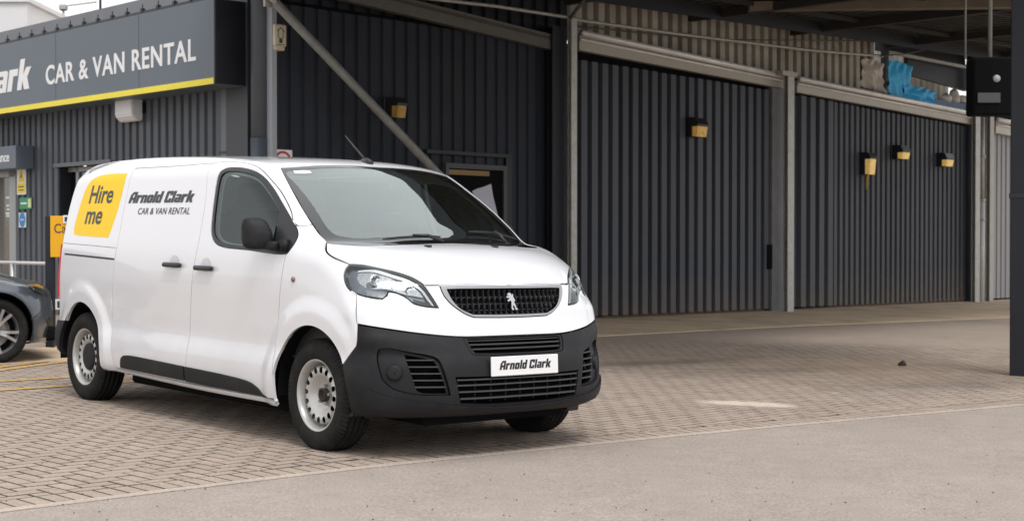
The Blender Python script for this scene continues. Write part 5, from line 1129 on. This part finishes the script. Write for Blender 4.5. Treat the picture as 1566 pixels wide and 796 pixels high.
fgr = loop([[(.668,-.742,.617),(.726,-.639,.600),(.755,-.59,.582),(.772,-.572,.541)], [(.772,-.572,.541),(.79,-.545,.46),(.80,-.528,.392)], [(.80,-.528,.392),(.742,-.67,.397),(.722,-.69,.412)], [(.722,-.69,.412),(.70,-.713,.50),(.668,-.742,.617)]], .02)
pk = panel('lamp_pocket', BLACKP, C_, fp, [fgr], parent=[bumper, bumper], mirror=True, h=.02, off=-.022, skirt=.03, gap=.0005)
panel('pocket_back', DEEP, C_, fgr, parent=[bumper, bumper], mirror=True, h=.05, off=-.085, skirt=0, gap=-.03)
for sg in (1, -1):
    pl_ = fgr if sg == 1 else mir(fgr[::-1])
    for z in (.585, .546, .507, .468, .429): slat('lamp_slat', lambda u, z=z: z, pl_, -.016, .008, .04, bumper)
c = C_.xyz(C_.uv(np.array([(.65,-.80,.512)])))[0]; nn = Vector(grad(body, c[None])[0]); q = nn.to_track_quat('Y', 'Z').to_matrix().to_4x4()
for sg in (1, -1):
    bm = bmesh.new(); lathe(bm, [(.046, -.03), (.046, -.012), (.042, -.006), (.030, -.004), (.004, -.003)], 28)
    for v in bm.verts: w_ = q@v.co+Vector(c); v.co = Vector((w_.x, sg*w_.y, w_.z))
    fix(bm); bm_obj('lamp_blank', bm, BLACKP, bumper, True)
# lower lip
lipU = [(0,.300),(.12,.300),(.45,.322),(.68,.352),(.82,.385),(.87,.405),(.90,.417)]
lipt = C_.xyz(np.array([(-a, b) for a, b in lipU])); lipb = C_.xyz(np.array([(-.94,.33),(-.93,.245),(-.8,.248),(-.5,.254),(-.25,.256),(0,.257)]))
panel('bumper_lip', BLACKP, C_, symo([lipt, lipb]), parent=bumper, h=.03, off=lambda P: .006+.008*np.clip((P[:, 2]-.27)/.08, 0, 1), skirt=.022, gap=0)
bm = bmesh.new(); box(bm, (.62, .60, .236), (.06, .10, .05), .01); bm_obj('tow_cover', bm, SATIN, bumper)
bm = bmesh.new(); box(bm, (.2, 0, .25), (.6, 1.1, .02), .004); bm_obj('undertray', bm, SATIN, van)
# number plate
pm = bmesh.new(); box(pm, (0, 0, 0), (.012, .524, .115), .004); plt = bm_obj('number_plate', pm, mat('plate_white', (.80,.80,.80), .3, coat=.5, var=.02), van); plt.location = (.868, 0, .5405); plt.rotation_euler = (0, -.05, 0)
lv, lf = logo_mesh('Arnold Clark'); s2 = .405/lv[:, 0].max(); lay('plate_lettering', (lv, lf), lambda a, b, d: (.0065+d, -.2025+a*s2, -.020+b*s2*.95), mat('plate_black', (.012,.012,.013), .4), plt, .0012)
# --- vinyl on the flank
def flank(xz, off=.0015): P = side(xz); return P+grad(body, P)*off
yel = [side([(-2.735,1.728),(-2.95,1.732),(-3.165,1.727),(-3.30,1.712),(-3.40,1.675),(-3.46,1.615),(-3.495,1.54),(-3.53,1.42),(-3.547,1.34),(-3.54,1.29),(-3.51,1.268),(-3.455,1.262),(-2.842,1.250)]), side([(-2.842,1.250),(-2.80,1.34),(-2.768,1.44),(-2.745,1.56),(-2.735,1.728)])]
vin = panel('yellow_vinyl', VINYL, S_, loop(yel, .03), parent=van, h=.04, off=.0012, skirt=.0012, gap=0)
def flank_letters(vf, x0, x1, z0, h, m, shear=0., parent=van):
    v, f = vf; v = v.copy(); v[:, 0] += shear*v[:, 1]; v[:, 0] -= v[:, 0].min(); kx_ = (x1-x0)/v[:, 0].max(); hh = v[:, 1].max()
    for q, fs in islands((v, f)): new_obj('letter', flank(np.stack([x0+q[:, 0]*kx_, z0+q[:, 1]*h/hh], 1), .0032).tolist(), fs, m, parent)
def flank_text(vf, x0, x1, z0, h, m, shear=0., parent=van, name='lettering', zslope=0.):
    v, f = vf; v = v.copy(); v[:, 0] += shear*v[:, 1]; v[:, 0] -= v[:, 0].min(); kx_ = (x1-x0)/v[:, 0].max(); hh = v[:, 1].max()
    xz = np.stack([x0+v[:, 0]*kx_, z0+v[:, 1]*h/hh+zslope*v[:, 0]], 1); Pf = flank(xz, .0032)
    return new_obj(name, Pf.tolist(), f, m, parent)
flank_letters(text_mesh('Hire', .018), -3.335, -2.888, 1.512, .135, INK, .10, vin); flank_letters(text_mesh('me', .018), -3.338, -3.018, 1.354, .093, INK, .10, vin)
flank_letters(logo_mesh('Arnold Clark', .22, .45), -2.607, -1.612, 1.505, .082, INK); flank_letters(text_mesh('CAR & VAN RENTAL', .004, 1.06), -2.420, -1.640, 1.423, .046, INK, .14)
# --- mirrors
for k, sg in enumerate((1, -1)):
    bm = bmesh.new(); r = bmesh.ops.create_icosphere(bm, subdivisions=4, radius=1)
    for v in bm.verts:
        c = v.co.copy(); e = 3.6; L_ = (abs(c.x)**2.4+abs(c.y)**e+abs(c.z)**e)**(-1/3.2); c = c*L_
        tp = 1-.16*max(c.z, 0); x = c.x*.062*(1-.25*max(c.z, 0))-.010*c.z; y = c.y*.080*tp+(.016 if c.z > 0 else 0)*c.z*-1; z = c.z*.100
        if c.x < 0: x *= .55
        x -= (-y)*.48; v.co = Vector((-.545+x, sg*(-1.015+y), 1.297+z))
    bmesh.ops.recalc_face_normals(bm, faces=bm.faces[:]); m_ = bm_obj('door_mirror', bm, BLACKP, fd[k], True)
    bm = bmesh.new(); box(bm, (-.42, sg*-.968, 1.222), (.10, .075, .060), .022, seg=3); bm_obj('mirror_arm', bm, BLACKP, m_, True)
    bm = bmesh.new(); tube(bm, [(-.335, sg*-.935, 1.195), (-.335, sg*-.945, 1.262)], [.034, .030], 16); bm_obj('mirror_pivot', bm, BLACKP, m_, True)
    bm = bmesh.new(); box(bm, (-.582, sg*-1.015, 1.30), (.006, .12, .16), .003); bm_obj('mirror_glass', bm, mat('mirror_silver', (.7,.72,.74), .04, 1.0), m_)
# --- wipers, aerial
def wiper(a, b, arm0, parent=van):
    Pa = T_.xyz(np.linspace(a, b, 9)); Na = grad(body, Pa); bm = bmesh.new(); P_ = (Pa+Na*.014).tolist(); tube(bm, P_, [.004]+[.008]*7+[.004], 6); w_ = bm_obj('wiper', bm, SATIN, parent)
    mid = Vector(Pa[4]+Na[4]*.028); q = T_.xyz(np.array([arm0]))[0]; bm = bmesh.new(); tube(bm, [Vector(q)+Vector((0, 0, .012)), (Vector(q)+mid)/2+Vector((.0, 0, .022)), mid], [.014, .010, .006], 8); bm_obj('wiper_arm', bm, SATIN, w_, True)
wiper((.070,-.49), (.075,-.05), (.135,-.07)); wiper((.02,.22), (-.03,.67), (.10,.47))
q = T_.xyz(np.array([(-.80,-.02)]))[0]; bm = bmesh.new(); tube(bm, [(-.745,-.02,q[2]-.004), (-.79,-.02,q[2]+.014), (-.85,-.02,q[2]+.02)], [.022,.020,.010], 10); tube(bm, [(-.80,-.02,q[2]+.012), (-1.06,-.02,q[2]+.195)], [.0075,.0045], 8); bm_obj('roof_aerial', bm, SATIN, van, True)
# --- tail: rear doors, lamps, bumper
zr = np.array([(.60,-3.86),(1.0,-3.86)])
rch = [np.array([(-3.70,0,0)])*0+T_.xyz(np.array([(-3.70,0)])), T_.xyz(np.array([(-3.70,-.25),(-3.70,-.5),(-3.70,-.70)])), side([(-3.71,1.70),(-3.735,1.6),(-3.775,1.35),(-3.80,1.0),(-3.80,.588)]), B_.xyz(np.array([(-.9,.588),(-.6,.588),(-.3,.588),(0,.588)]))]
rearR = open_chain(rch[1:]); rearR = np.concatenate([[np.array([-3.70,0,rch[0][0][2]])], rearR])
panel('rear_door', WHITE, B_, np.concatenate([rearR, [rearR[0]]])[:-1], parent=[van, van], mirror=True, h=.04, skirt=.02)
tl = loop([side([(-3.795,1.185),(-3.855,1.19)]), side([(-3.86,1.15),(-3.862,.80)]), side([(-3.85,.76),(-3.800,.77)]), side([(-3.800,.80),(-3.797,1.15)])], .03)
panel('tail_light', mat('red_tail_lens', (.50,.012,.016), .12, coat=1., var=.08), S_, tl, parent=[van, van], mirror=True, h=.03, off=.012, skirt=.03, gap=0)
rb = [side(arc(-3.275, ZA, RA, 144, 190)), side([(-3.67,.28),(-3.70,.275)]), B_.xyz(np.array([(-.95,.29),(-.6,.30),(-.3,.30),(0,.30)]))]; rbt = [B_.xyz(np.array([(0,.585),(-.3,.585),(-.6,.585),(-.9,.585)])), side([(-3.80,.585),(-3.60,.585)])]
cc = open_chain(rb); ct = open_chain(rbt); panel('rear_bumper', BLACKP, B_, np.concatenate([cc, mir(cc[::-1])[1:], mir(ct[::-1])[1:], ct[1:]]), parent=van, h=.04, off=.010, skirt=.03)
# --- wheels
def wheel(parent, x, y, sg, r_t, w, r_rim, style, rimm, name='wheel', turn=0., flat=.012):
    wh = bpy.data.objects.new(name, None); COL.objects.link(wh); wh.empty_display_size = .1; wh.parent = parent; wh.location = (x, y, r_t-flat); wh.rotation_euler = (0, turn, 0 if sg < 0 else math.pi)
    hw = w/2; k_ = r_t/.343
    prof = [(r_rim-.006, -hw*.80), (r_rim+.004, -hw*.90), (r_rim+.022, -hw*.97), (r_rim+(r_t-r_rim)*.40, -hw*1.01), (r_rim+(r_t-r_rim)*.62, -hw*.985), (r_rim+(r_t-r_rim)*.80, -hw*.91), (r_t-.012, -hw*.80), (r_t-.004, -hw*.70)]
    for c in (-.52, -.18, .18, .52): prof += [(r_t+(-.0012 if abs(c) > .4 else 0), hw*(c-.055)), (r_t-.012, hw*(c-.045)), (r_t-.012, hw*(c+.045)), (r_t+(-.0012 if abs(c) > .4 else 0), hw*(c+.055))]
    prof += [(a, -b) for a, b in prof[:8][::-1]]
    bm = bmesh.new(); N_ = 216
    def mod(r, h_, k):
        if abs(h_) > hw*.56 and abs(h_) < hw*.93 and r > r_t-.05*k_: return r-(.010 if k % 3 == 0 else 0)
        if abs(h_) <= hw*.56 and r > r_t-.004: return r-(.004 if (k+(1 if h_ > 0 else 0)) % 4 == 0 else 0)
        return r
    lathe(bm, prof, N_, mod=mod)
    ct, st_ = math.cos(-turn if sg < 0 else turn), math.sin(-turn if sg < 0 else turn)
    for v in bm.verts:                         # the tyre stands flat on the ground
        zz = v.co.z*math.cos(turn)-v.co.x*math.sin(turn); lim = -(r_t-flat)+.001
        if zz < lim: d = lim-zz; v.co.z += d*math.cos(turn); v.co.x -= d*math.sin(turn); v.co.y *= 1+d*2.2
    fix(bm); bm_obj('tyre', bm, RUBBER, wh, True)
    bm = bmesh.new(); y0 = -hw*.90
    if style == 'steel':
        DP = [(0,.072),(.066,.072),(.078,.069),(.092,.058),(.112,.040),(.125,.031),(.14,.027),(.155,.026),(.170,.029),(.177,.044),(.181,.105),(.192,.10)]
        dep = lambda r: float(np.interp(r, [a for a, _ in DP], [b for _, b in DP]))
        ho = []
        for k in range(16):
            a = 2*math.pi*k/16+.1; ca, sa_ = math.cos(a), math.sin(a)
            ho.append(np.array([((.152+.0205*math.cos(t))*ca-.0165*math.sin(t)*sa_, (.152+.0205*math.cos(t))*sa_+.0165*math.sin(t)*ca) for t in np.linspace(0, 2*math.pi, 15)[:-1]]))
        circ = lambda r, n: np.array([(r*math.cos(2*math.pi*k/n), r*math.sin(2*math.pi*k/n)) for k in range(n)])
        pts = np.concatenate([circ(r, n) for r, n in ((.05,20),(.075,30),(.083,36),(.09,40),(.10,44),(.115,50),(.125,54),(.176,96))]); bdp = np.concatenate(ho); 
        V2, T2 = cdt(circ(.184, 96), [circ(.032, 24)]+ho, pts); P_ = [(a, y0+dep(math.hypot(a, b)), b) for a, b in V2]
        P_ += [(a, y0+dep(math.hypot(a, b))+.006, b) for a, b in np.concatenate(ho)]
        o = new_obj('rim', P_, [tuple(int(i) for i in t) for t in T2], rimm, wh, True); 
        bm2 = bmesh.new(); bm2.from_mesh(o.data); fix(bm2); 
        if sum(f.normal.y for f in bm2.faces) > 0: bmesh.ops.reverse_faces(bm2, faces=bm2.faces[:])
        bm2.to_mesh(o.data); bm2.free()
        lathe(bm, [(.184,.105+y0),(.191,.10+y0),(.195,.040+y0),(.200,.020+y0),(.204,.010+y0),(.210,.003+y0),(.2195,.0+y0),(.2215,.003+y0),(.2215,.012+y0),(.205,.03+y0),(.20,.12+y0)], 96); fix(bm); bm_obj('rim_flange', bm, rimm, wh, True)
    return wh, y0, bm
def steel_wheel(x, y, sg, cap):
    wh, y0, _ = wheel(van, x, y, sg, .343, .215, .214, 'steel', STEEL, turn=random.uniform(-1, 1) if not cap else .4)
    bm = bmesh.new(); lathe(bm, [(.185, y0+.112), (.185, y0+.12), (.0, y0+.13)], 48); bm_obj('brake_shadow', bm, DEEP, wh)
    if cap:
        bm = bmesh.new(); lathe(bm, [(.098, y0+.06), (.102, y0+.034), (.097, y0+.030), (.07, y0+.025), (.0, y0+.024)], 48); fix(bm); bm_obj('hub_cap', bm, BLACKP, wh, True)
    else:
        bm = bmesh.new(); lathe(bm, [(.042, y0+.08), (.041, y0+.046), (.035, y0+.038), (.030, y0+.041), (.026, y0+.056), (.0, y0+.056)], 32); fix(bm); bm_obj('hub', bm, RUST, wh, True)
        for k in range(5):
            a = 2*math.pi*k/5+.3; bm = bmesh.new(); tube(bm, [(.058*math.cos(a), y0+.076, .058*math.sin(a)), (.058*math.cos(a), y0+.048, .058*math.sin(a))], [.012,.010], 6); bm_obj('wheel_bolt', bm, mat('dull_bolt_steel', (.32,.31,.29), .45, .7, var=.2), wh)
for x in (0, -3.275):
    for sg in (-1, 1): steel_wheel(x, sg*.8135, sg, x < -1)
# wheel housings, underbody, cabin
for cx_ in (0, -3.275):
    for sg in (-1, 1):
        bm = bmesh.new(); A = arc(cx_, ZA, RA+.012, -8, 188, 30)
        rows = [[bm.verts.new((a, sg*y, b)) for a, b in A] for y in (.925, .50)]
        for i in range(len(A)-1): bm.faces.new((rows[0][i], rows[0][i+1], rows[1][i+1], rows[1][i]))
        bm.faces.new(rows[1]); bm_obj('wheel_housing', bm, DEEP, van)
bm = bmesh.new(); box(bm, (-1.64, 0, .25), (2.4, 1.46, .18), .02); box(bm, (.12, 0, .25), (1.0, 1.1, .13), .02); box(bm, (-3.2, 0, .40), (1.3, 1.0, .2), .02); box(bm, (-1.6, -.3, .20), (2.2, .12, .10), .03); bm_obj('underbody', bm, DEEP, van)  # belly box lowered so its black reads as shade under the van
bm = bmesh.new(); tube(bm, [(-3.275,-.78,.33), (-3.275,.78,.33)], .05, 10); tube(bm, [(0,-.78,.33), (0,.78,.33)], .05, 10); tube(bm, [(-2.9,-.42,.27), (-2.3,-.42,.25)], .09, 12); bm_obj('axles', bm, DEEP, van)
LIN = mat('cabin_trim_grey', (.72,.75,.73), .8, var=.08, scale=5); DSH = mat('dashboard_black', (.022,.023,.025), .6, var=.12, scale=8); SEAT = mat('seat_fabric', (.11,.115,.125), .9, var=.2, scale=12)
# cabin lining behind the white skin, open at the windows
rc = [T_.xyz(np.array([(-.74,0),(-.75,-.2),(-.78,-.42),(-.83,-.60)])), side([(-.60,1.60),(-.38,1.455),(-.20,1.355)])]; rc = open_chain([T_.xyz(np.array([(-.74,0),(-.75,-.2),(-.78,-.42),(-.83,-.58),(-.86,-.66)])), ws_side, side([(-.235,1.33),(-.15,1.22),(-.2,1.0),(-.45,.86)]), side([(-.45,.86),(-1.62,.80)]), side([(-1.62,.80),(-1.62,1.2),(-1.62,1.74)]), T_.xyz(np.array([(-1.62,-.70),(-1.62,-.4),(-1.62,0)]))])
fr = np.concatenate([rc, mir(rc[::-1])[1:-1]]); gh = loop([side(glass_o+glass_o[:1])], .04)
panel('cabin_lining', LIN, R_, fr, [gh, mir(gh[::-1])], parent=van, h=.07, off=-.04, skirt=0, gap=-.008)
def sect(bm, prof, y0, y1): prism(bm, prof, y0, y1, lambda a, b, d: (a, d, b))
bm = bmesh.new(); sect(bm, [(.10,1.20),(-.15,1.225),(-.38,1.19),(-.50,1.16),(-.55,1.08),(-.50,.95),(-.42,.80),(-.35,.55),(.10,.55)], -.84, .84); box(bm, (-.44,-.38,1.185), (.2,.36,.08), .03, seg=2); fix(bm); bm_obj('dashboard', bm, DSH, van)
bm = bmesh.new(); box(bm, (-1.62, 0, 1.10), (.02, 1.50, 1.18), .0); bm_obj('bulkhead', bm, LIN, van); bm = bmesh.new(); box(bm, (-.9, 0, .54), (1.5, 1.7, .02)); bm_obj('cabin_floor', bm, DSH, van)
for y, w in ((-.50,.50), (.22,.44), (.62,.40)):
    t = bpy.data.objects.new('seat', None); COL.objects.link(t); t.parent = van; t.empty_display_size = .1
    bm = bmesh.new(); box(bm, (-1.02, y, .86), (.52, w, .16), .05, seg=3); bm_obj('cushion', bm, SEAT, t, True)
    bm = bmesh.new(); sect(bm, [(-1.24,.86),(-1.30,1.15),(-1.40,1.46),(-1.50,1.46),(-1.42,1.1),(-1.36,.86)], y-w/2, y+w/2); fix(bm); bmesh.ops.bevel(bm, geom=bm.edges[:], offset=.03, segments=2, affect='EDGES'); bm_obj('backrest', bm, SEAT, t, True)
    bm = bmesh.new(); box(bm, (-1.46, y, 1.56), (.09, .24, .17), .035, seg=3); bm_obj('headrest', bm, SEAT, t, True)
bm = bmesh.new(); N_ = 40; q = Matrix.Translation((-.64,-.40,1.14))@Matrix.Rotation(math.radians(-62), 4, 'Y')
pts = [q@Vector((.19*math.cos(2*math.pi*k/N_), .19*math.sin(2*math.pi*k/N_), 0)) for k in range(N_+1)]; tube(bm, pts, .016, 8, False); tube(bm, [q@Vector((-.18,0,0)), q@Vector((.18,0,0))], .02, 8); tube(bm, [q@Vector((0,0,0)), q@Vector((0,0,-.25))], .035, 8); box(bm, (0,0,0), (.16,.14,.05), .02, mx=q); bm_obj('steering_wheel', bm, DSH, van, True)
# ------------------------------------------------------------------ grey car parked behind the van, nose towards it
CPROF = [(-3.15,.28),(-2.0,.19),(-.4,.17),(.3,.17),(.66,.185),(.79,.22),(.835,.30),(.85,.42),(.845,.52),(.82,.61),(.77,.675),(.66,.735),(.45,.80),(.15,.868),(-.2,.935),(-.45,.985),(-.68,1.10),(-.95,1.245),(-1.2,1.36),(-1.45,1.412),(-1.9,1.43),(-2.35,1.405),(-2.8,1.32),(-3.1,1.19),(-3.28,1.0),(-3.37,.75),(-3.40,.5),(-3.36,.36)]
CPROF = [(x if x < .3 else .3+(x-.3)*.72, z+(.035 if x > .5 and z > .6 else 0)) for x, z in CPROF]
_cprof = GridSDF(catmull(CPROF, 6, True), -3.8, 1.2, -.1, 1.7)
_cw = Spl1([0,.18,.26,.36,.50,.62,.72,.80,.90,1.0,1.2,1.4,1.8], [.78,.82,.855,.875,.882,.892,.890,.872,.842,.795,.705,.60,.40])
def car_body(x, y, z):
    a = np.abs(y); wf = smoothstep(-.9, .1, x); wr = 1-smoothstep(-3.1, -2.3, x)
    xw = x+(.05+.25*wf)*(a/.85)**2.8*smoothstep(-1.6, -1.0, x)-wr*.16*(a/.85)**3; d = _cprof(xw, z+.03*(a/.6)**2*smoothstep(.9, 1.2, z)+.015*(a/.7)**2)
    w = _cw(z)-.05*np.clip((x-.1)/.6, 0, 2)**2-.06*np.clip((-2.6-x)/.8, 0, 2)**2
    for cx_ in (0., -2.6): r = np.sqrt((x-cx_)**2+(z-.33)**2); w = w+.022*(1-smoothstep(.36, .50, r))
    return smax(d, a-w, .06)
CPROF_K = 0; CAR_HEAD = math.radians(31)
cc_ = yard(-8, 556.5)[:2]; ch_ = np.array([math.cos(CAR_HEAD), math.sin(CAR_HEAD)]); cl_ = np.array([-ch_[1], ch_[0]]); cr0 = cc_+cl_*.86
car = empty('parked_car', GM @ Matrix.Translation((cr0[0], cr0[1], 0)) @ Matrix.Rotation(CAR_HEAD, 4, 'Z'), 'dark grey metallic car with alloy wheels nosing up behind the van', 'car')
PAINT = mat('grey_metallic_paint', (.105,.120,.142), .30, .55, coat=1., var=.03, scale=3)
KR, KS, KT, KC, KB = Fam('R', car_body, (0, .72), .9), Fam('S', car_body), Fam('T', car_body), Fam('C', car_body, (-.35, 0), 1.05), Fam('B', car_body, (-2.3, 0), 1.1)
def cs(xz): return KS.xyz(np.array(xz, float))
def ct_(xy): return KT.xyz(np.array(xy, float))
CZ, CR = .33, .362
bon_edge = [(-.43,-.735),(-.2,-.755),(.1,-.755),(.3,-.735),(.42,-.705)]
hdr_c = [(-1.24,0),(-1.25,-.25),(-1.28,-.46),(-1.31,-.54)]
apil = [(-1.31,-.54),(-1.0,-.625),(-.7,-.69),(-.43,-.735)]
def car_chain():
    return open_chain([ct_(hdr_c), ct_(apil), ct_(bon_edge), cs([(.46,.69),(.47,.60),(.44,.50),(.345,.44)]), cs(arc(0, CZ, CR, 15, 196)), cs([(-.40,.20),(-1.3,.20),(-2.2,.21)]), cs(arc(-2.6, CZ, CR, -16, 165)), cs([(-3.02,.45),(-3.10,.46)]), cs([(-3.12,.6),(-3.12,.8),(-3.08,.95),(-2.98,1.08)]), ct_([(-2.93,-.60),(-2.93,-.4),(-2.93,-.2),(-2.93,0)])])
q_ = car_chain(); panel('car_body', PAINT, KR, np.concatenate([q_, mir(q_[::-1])[1:-1]]), parent=car, h=.045, skirt=.02)
bt = [(.42,-.705),(.455,-.645),(.515,-.52),(.57,-.36),(.60,-.18),(.607,0)]
q_ = open_chain([ct_([(-.44,0),(-.445,-.3),(-.44,-.6),(-.43,-.735)]), ct_(bon_edge), ct_(bt)]); panel('bonnet', PAINT, KT, np.concatenate([q_, mir(q_[::-1])[1:-1]]), parent=car, h=.04, skirt=.02)
top_ = open_chain([ct_(bt)]); lo = open_chain([cs([(.46,.69),(.47,.60),(.44,.50),(.345,.44)]), cs(arc(0, CZ, CR, 15, -22)), KC.xyz(np.array([(-1.0,.185),(-.6,.20),(-.3,.205),(0,.205)]))])
q_ = np.concatenate([lo, mir(lo[::-1])[1:], mir(top_)[:-1] if False else mir(top_), top_[::-1][1:]])
fb = panel('front_bumper', PAINT, KC, q_, parent=car, h=.035, skirt=.02)
def cp(name, m, segs, par, fam=KC, off=.003, mirror=True, h=.03, skirt=.01): return panel(name, m, fam, loop(segs, .03), parent=par, mirror=mirror, h=h, off=off, skirt=skirt, gap=0)
hz = [[(-.93,.735),(-.88,.758),(-.76,.755),(-.60,.735),(-.46,.705)], [(-.46,.705),(-.44,.67),(-.48,.645)], [(-.48,.645),(-.62,.640),(-.78,.655),(-.88,.69),(-.93,.735)]]
hl_c = cp('headlight', mat('smoked_lamp_glass', (.03,.032,.035), .05, .3, coat=1., var=.5, scale=14), [KC.xyz(np.array(s_)) for s_ in hz], car, off=.004)
hz2 = [[(-.86,.730),(-.74,.728),(-.60,.710)], [(-.60,.700),(-.66,.672),(-.76,.676),(-.86,.712)]]; cp('lamp_reflector', CHROME, [KC.xyz(np.array(s_)) for s_ in hz2], hl_c, off=.008, skirt=.004)
gr_ = [[(-.26,.62),(0,.63)], [(0,.63),(.26,.62)], [(.26,.62),(.24,.44),(.18,.36)], [(.18,.36),(-.18,.36)], [(-.18,.36),(-.24,.44),(-.26,.62)]]
cp('front_grille', DEEP, [KC.xyz(np.array(s_)) for s_ in gr_], fb, mirror=False)
li = [[(-.72,.40),(-.60,.43),(-.42,.43)], [(-.42,.43),(-.40,.33)], [(-.40,.33),(-.62,.325),(-.72,.40)]]; cp('lower_intake', SATIN, [KC.xyz(np.array(s_)) for s_ in li], [fb, fb])
sp_ = [[(-.92,.262),(-.6,.235),(-.3,.232),(0,.232)], [(0,.205),(-.3,.20),(-.6,.195),(-.92,.215)]]; cp('splitter', PAINT, [KC.xyz(np.array(s_)) for s_ in sp_], [fb, fb], off=.018, skirt=.03)
cw_ = [cs([(-.62,.985),(-.9,1.14),(-1.2,1.265),(-1.5,1.325),(-2.0,1.335),(-2.5,1.275),(-2.75,1.18)]), cs([(-2.75,1.18),(-2.72,1.05),(-2.5,.985),(-1.5,.955),(-.8,.945),(-.62,.985)])]; PANE = mat('car_dark_glass', (.015,.017,.018), .03, coat=1., var=.05)
panel('side_window', PANE, KS, loop(cw_, .04), parent=[car, car], mirror=True, h=.06, off=.003, skirt=.004, gap=0)
wq = open_chain([ct_([(-1.22,0),(-1.23,-.25),(-1.26,-.46)]), ct_([(-1.26,-.50),(-.98,-.585),(-.7,-.65),(-.47,-.69)]), ct_([(-.47,-.68),(-.475,-.3),(-.475,0)])]); panel('windscreen', PANE, KT, np.concatenate([wq, mir(wq[::-1])[1:-1]]), parent=car, h=.06, off=.003, skirt=.004, gap=0)
rc_ = open_chain([ct_([(-2.93,-.2),(-2.93,-.4),(-2.93,-.60)]), cs([(-2.98,1.08),(-3.08,.95),(-3.12,.8),(-3.12,.6),(-3.10,.46)]), cs([(-3.02,.45)]+[tuple(p) for p in arc(-2.6, CZ, CR, 165, 200, 8)]), KB.xyz(np.array([(-.8,.26),(-.5,.27),(-.25,.27),(0,.27)]))])
rc_ = np.concatenate([ct_([(-2.93,0)]), rc_]); panel('tailgate', PAINT, KB, np.concatenate([rc_, mir(rc_[::-1])[1:-1]]), parent=car, h=.05, skirt=.02)
for x0_ in (-.62, -1.68): q_ = cs([(x0_-.003, .90), (x0_-.06, .60), (x0_-.02, .24), (x0_+.0, .24), (x0_-.05, .60), (x0_+.006, .90)]); panel('door_seam', DEEP, KS, loop([q_[:3], q_[3:]], .04), parent=[car, car], mirror=True, h=.06, off=.001, skirt=.002, gap=0)
ALLOY = mat('machined_alloy', (.62,.62,.63), .3, .8, var=.05, scale=12)
def alloy(x, y, sg):
    wh, y0, bm = wheel(car, x, y, sg, .325, .215, .232, 'alloy', ALLOY, turn=.25 if x == 0 else .7, flat=.010)
    lathe(bm, [(.226, .05+y0), (.230, .012+y0), (.238, .002+y0), (.240, .006+y0), (.236, .02+y0), (.22, .05+y0), (.215, .15+y0)], 72); fix(bm); bm_obj('rim', bm, ALLOY, wh, True)
    for k in range(5):
        for s2 in (-.16, .16):
            a0_, a1_ = 2*math.pi*k/5+s2*.55, 2*math.pi*k/5+s2*1.25; bm = bmesh.new(); rows = []
            for r, a, w_, d in ((.045, a0_, .017, .030), (.12, (a0_+a1_)/2, .016, .018), (.228, a1_, .017, .012)):
                t = np.array([-math.sin(a), math.cos(a)]); c = np.array([math.cos(a), math.sin(a)])*r
                rows.append([bm.verts.new((c[0]+t[0]*x_, y0+d+dd, c[1]+t[1]*x_)) for x_, dd in ((-w_, .03), (-w_*.8, 0), (w_*.8, 0), (w_, .03))])
            for A, Bq in zip(rows, rows[1:]):
                for j in range(3): bm.faces.new((A[j], A[j+1], Bq[j+1], Bq[j]))
            fix(bm); bm_obj('spoke', bm, ALLOY, wh)
    bm = bmesh.new(); lathe(bm, [(.06, y0+.06), (.058, y0+.028), (.045, y0+.02), (0, y0+.02)], 30); fix(bm); bm_obj('hub', bm, ALLOY, wh, True)
    bm = bmesh.new(); lathe(bm, [(.155, y0+.085), (.155, y0+.075), (.07, y0+.07), (0, y0+.07)], 40); fix(bm); bm_obj('brake_disc', bm, mat('brake_steel', (.25,.24,.23), .4, .7, var=.1), wh, True)
    bm = bmesh.new(); lathe(bm, [(.22, y0+.12), (.0, y0+.12)], 30); bm_obj('wheel_well_disc', bm, DEEP, wh)
for x in (0, -2.6):
    for sg in (-1, 1):
        alloy(x, sg*.765, sg); bm = bmesh.new(); A = arc(x, CZ, CR+.01, -15, 195, 24); rows = [[bm.verts.new((a, sg*y, b)) for a, b in A] for y in (.855, .45)]
        for i in range(len(A)-1): bm.faces.new((rows[0][i], rows[0][i+1], rows[1][i+1], rows[1][i]))
        bm.faces.new(rows[1]); bm_obj('wheel_housing', bm, DEEP, car)
bm = bmesh.new(); box(bm, (-1.3, 0, .27), (3.9, 1.3, .14), .03); bm_obj('underbody', bm, DEEP, car)
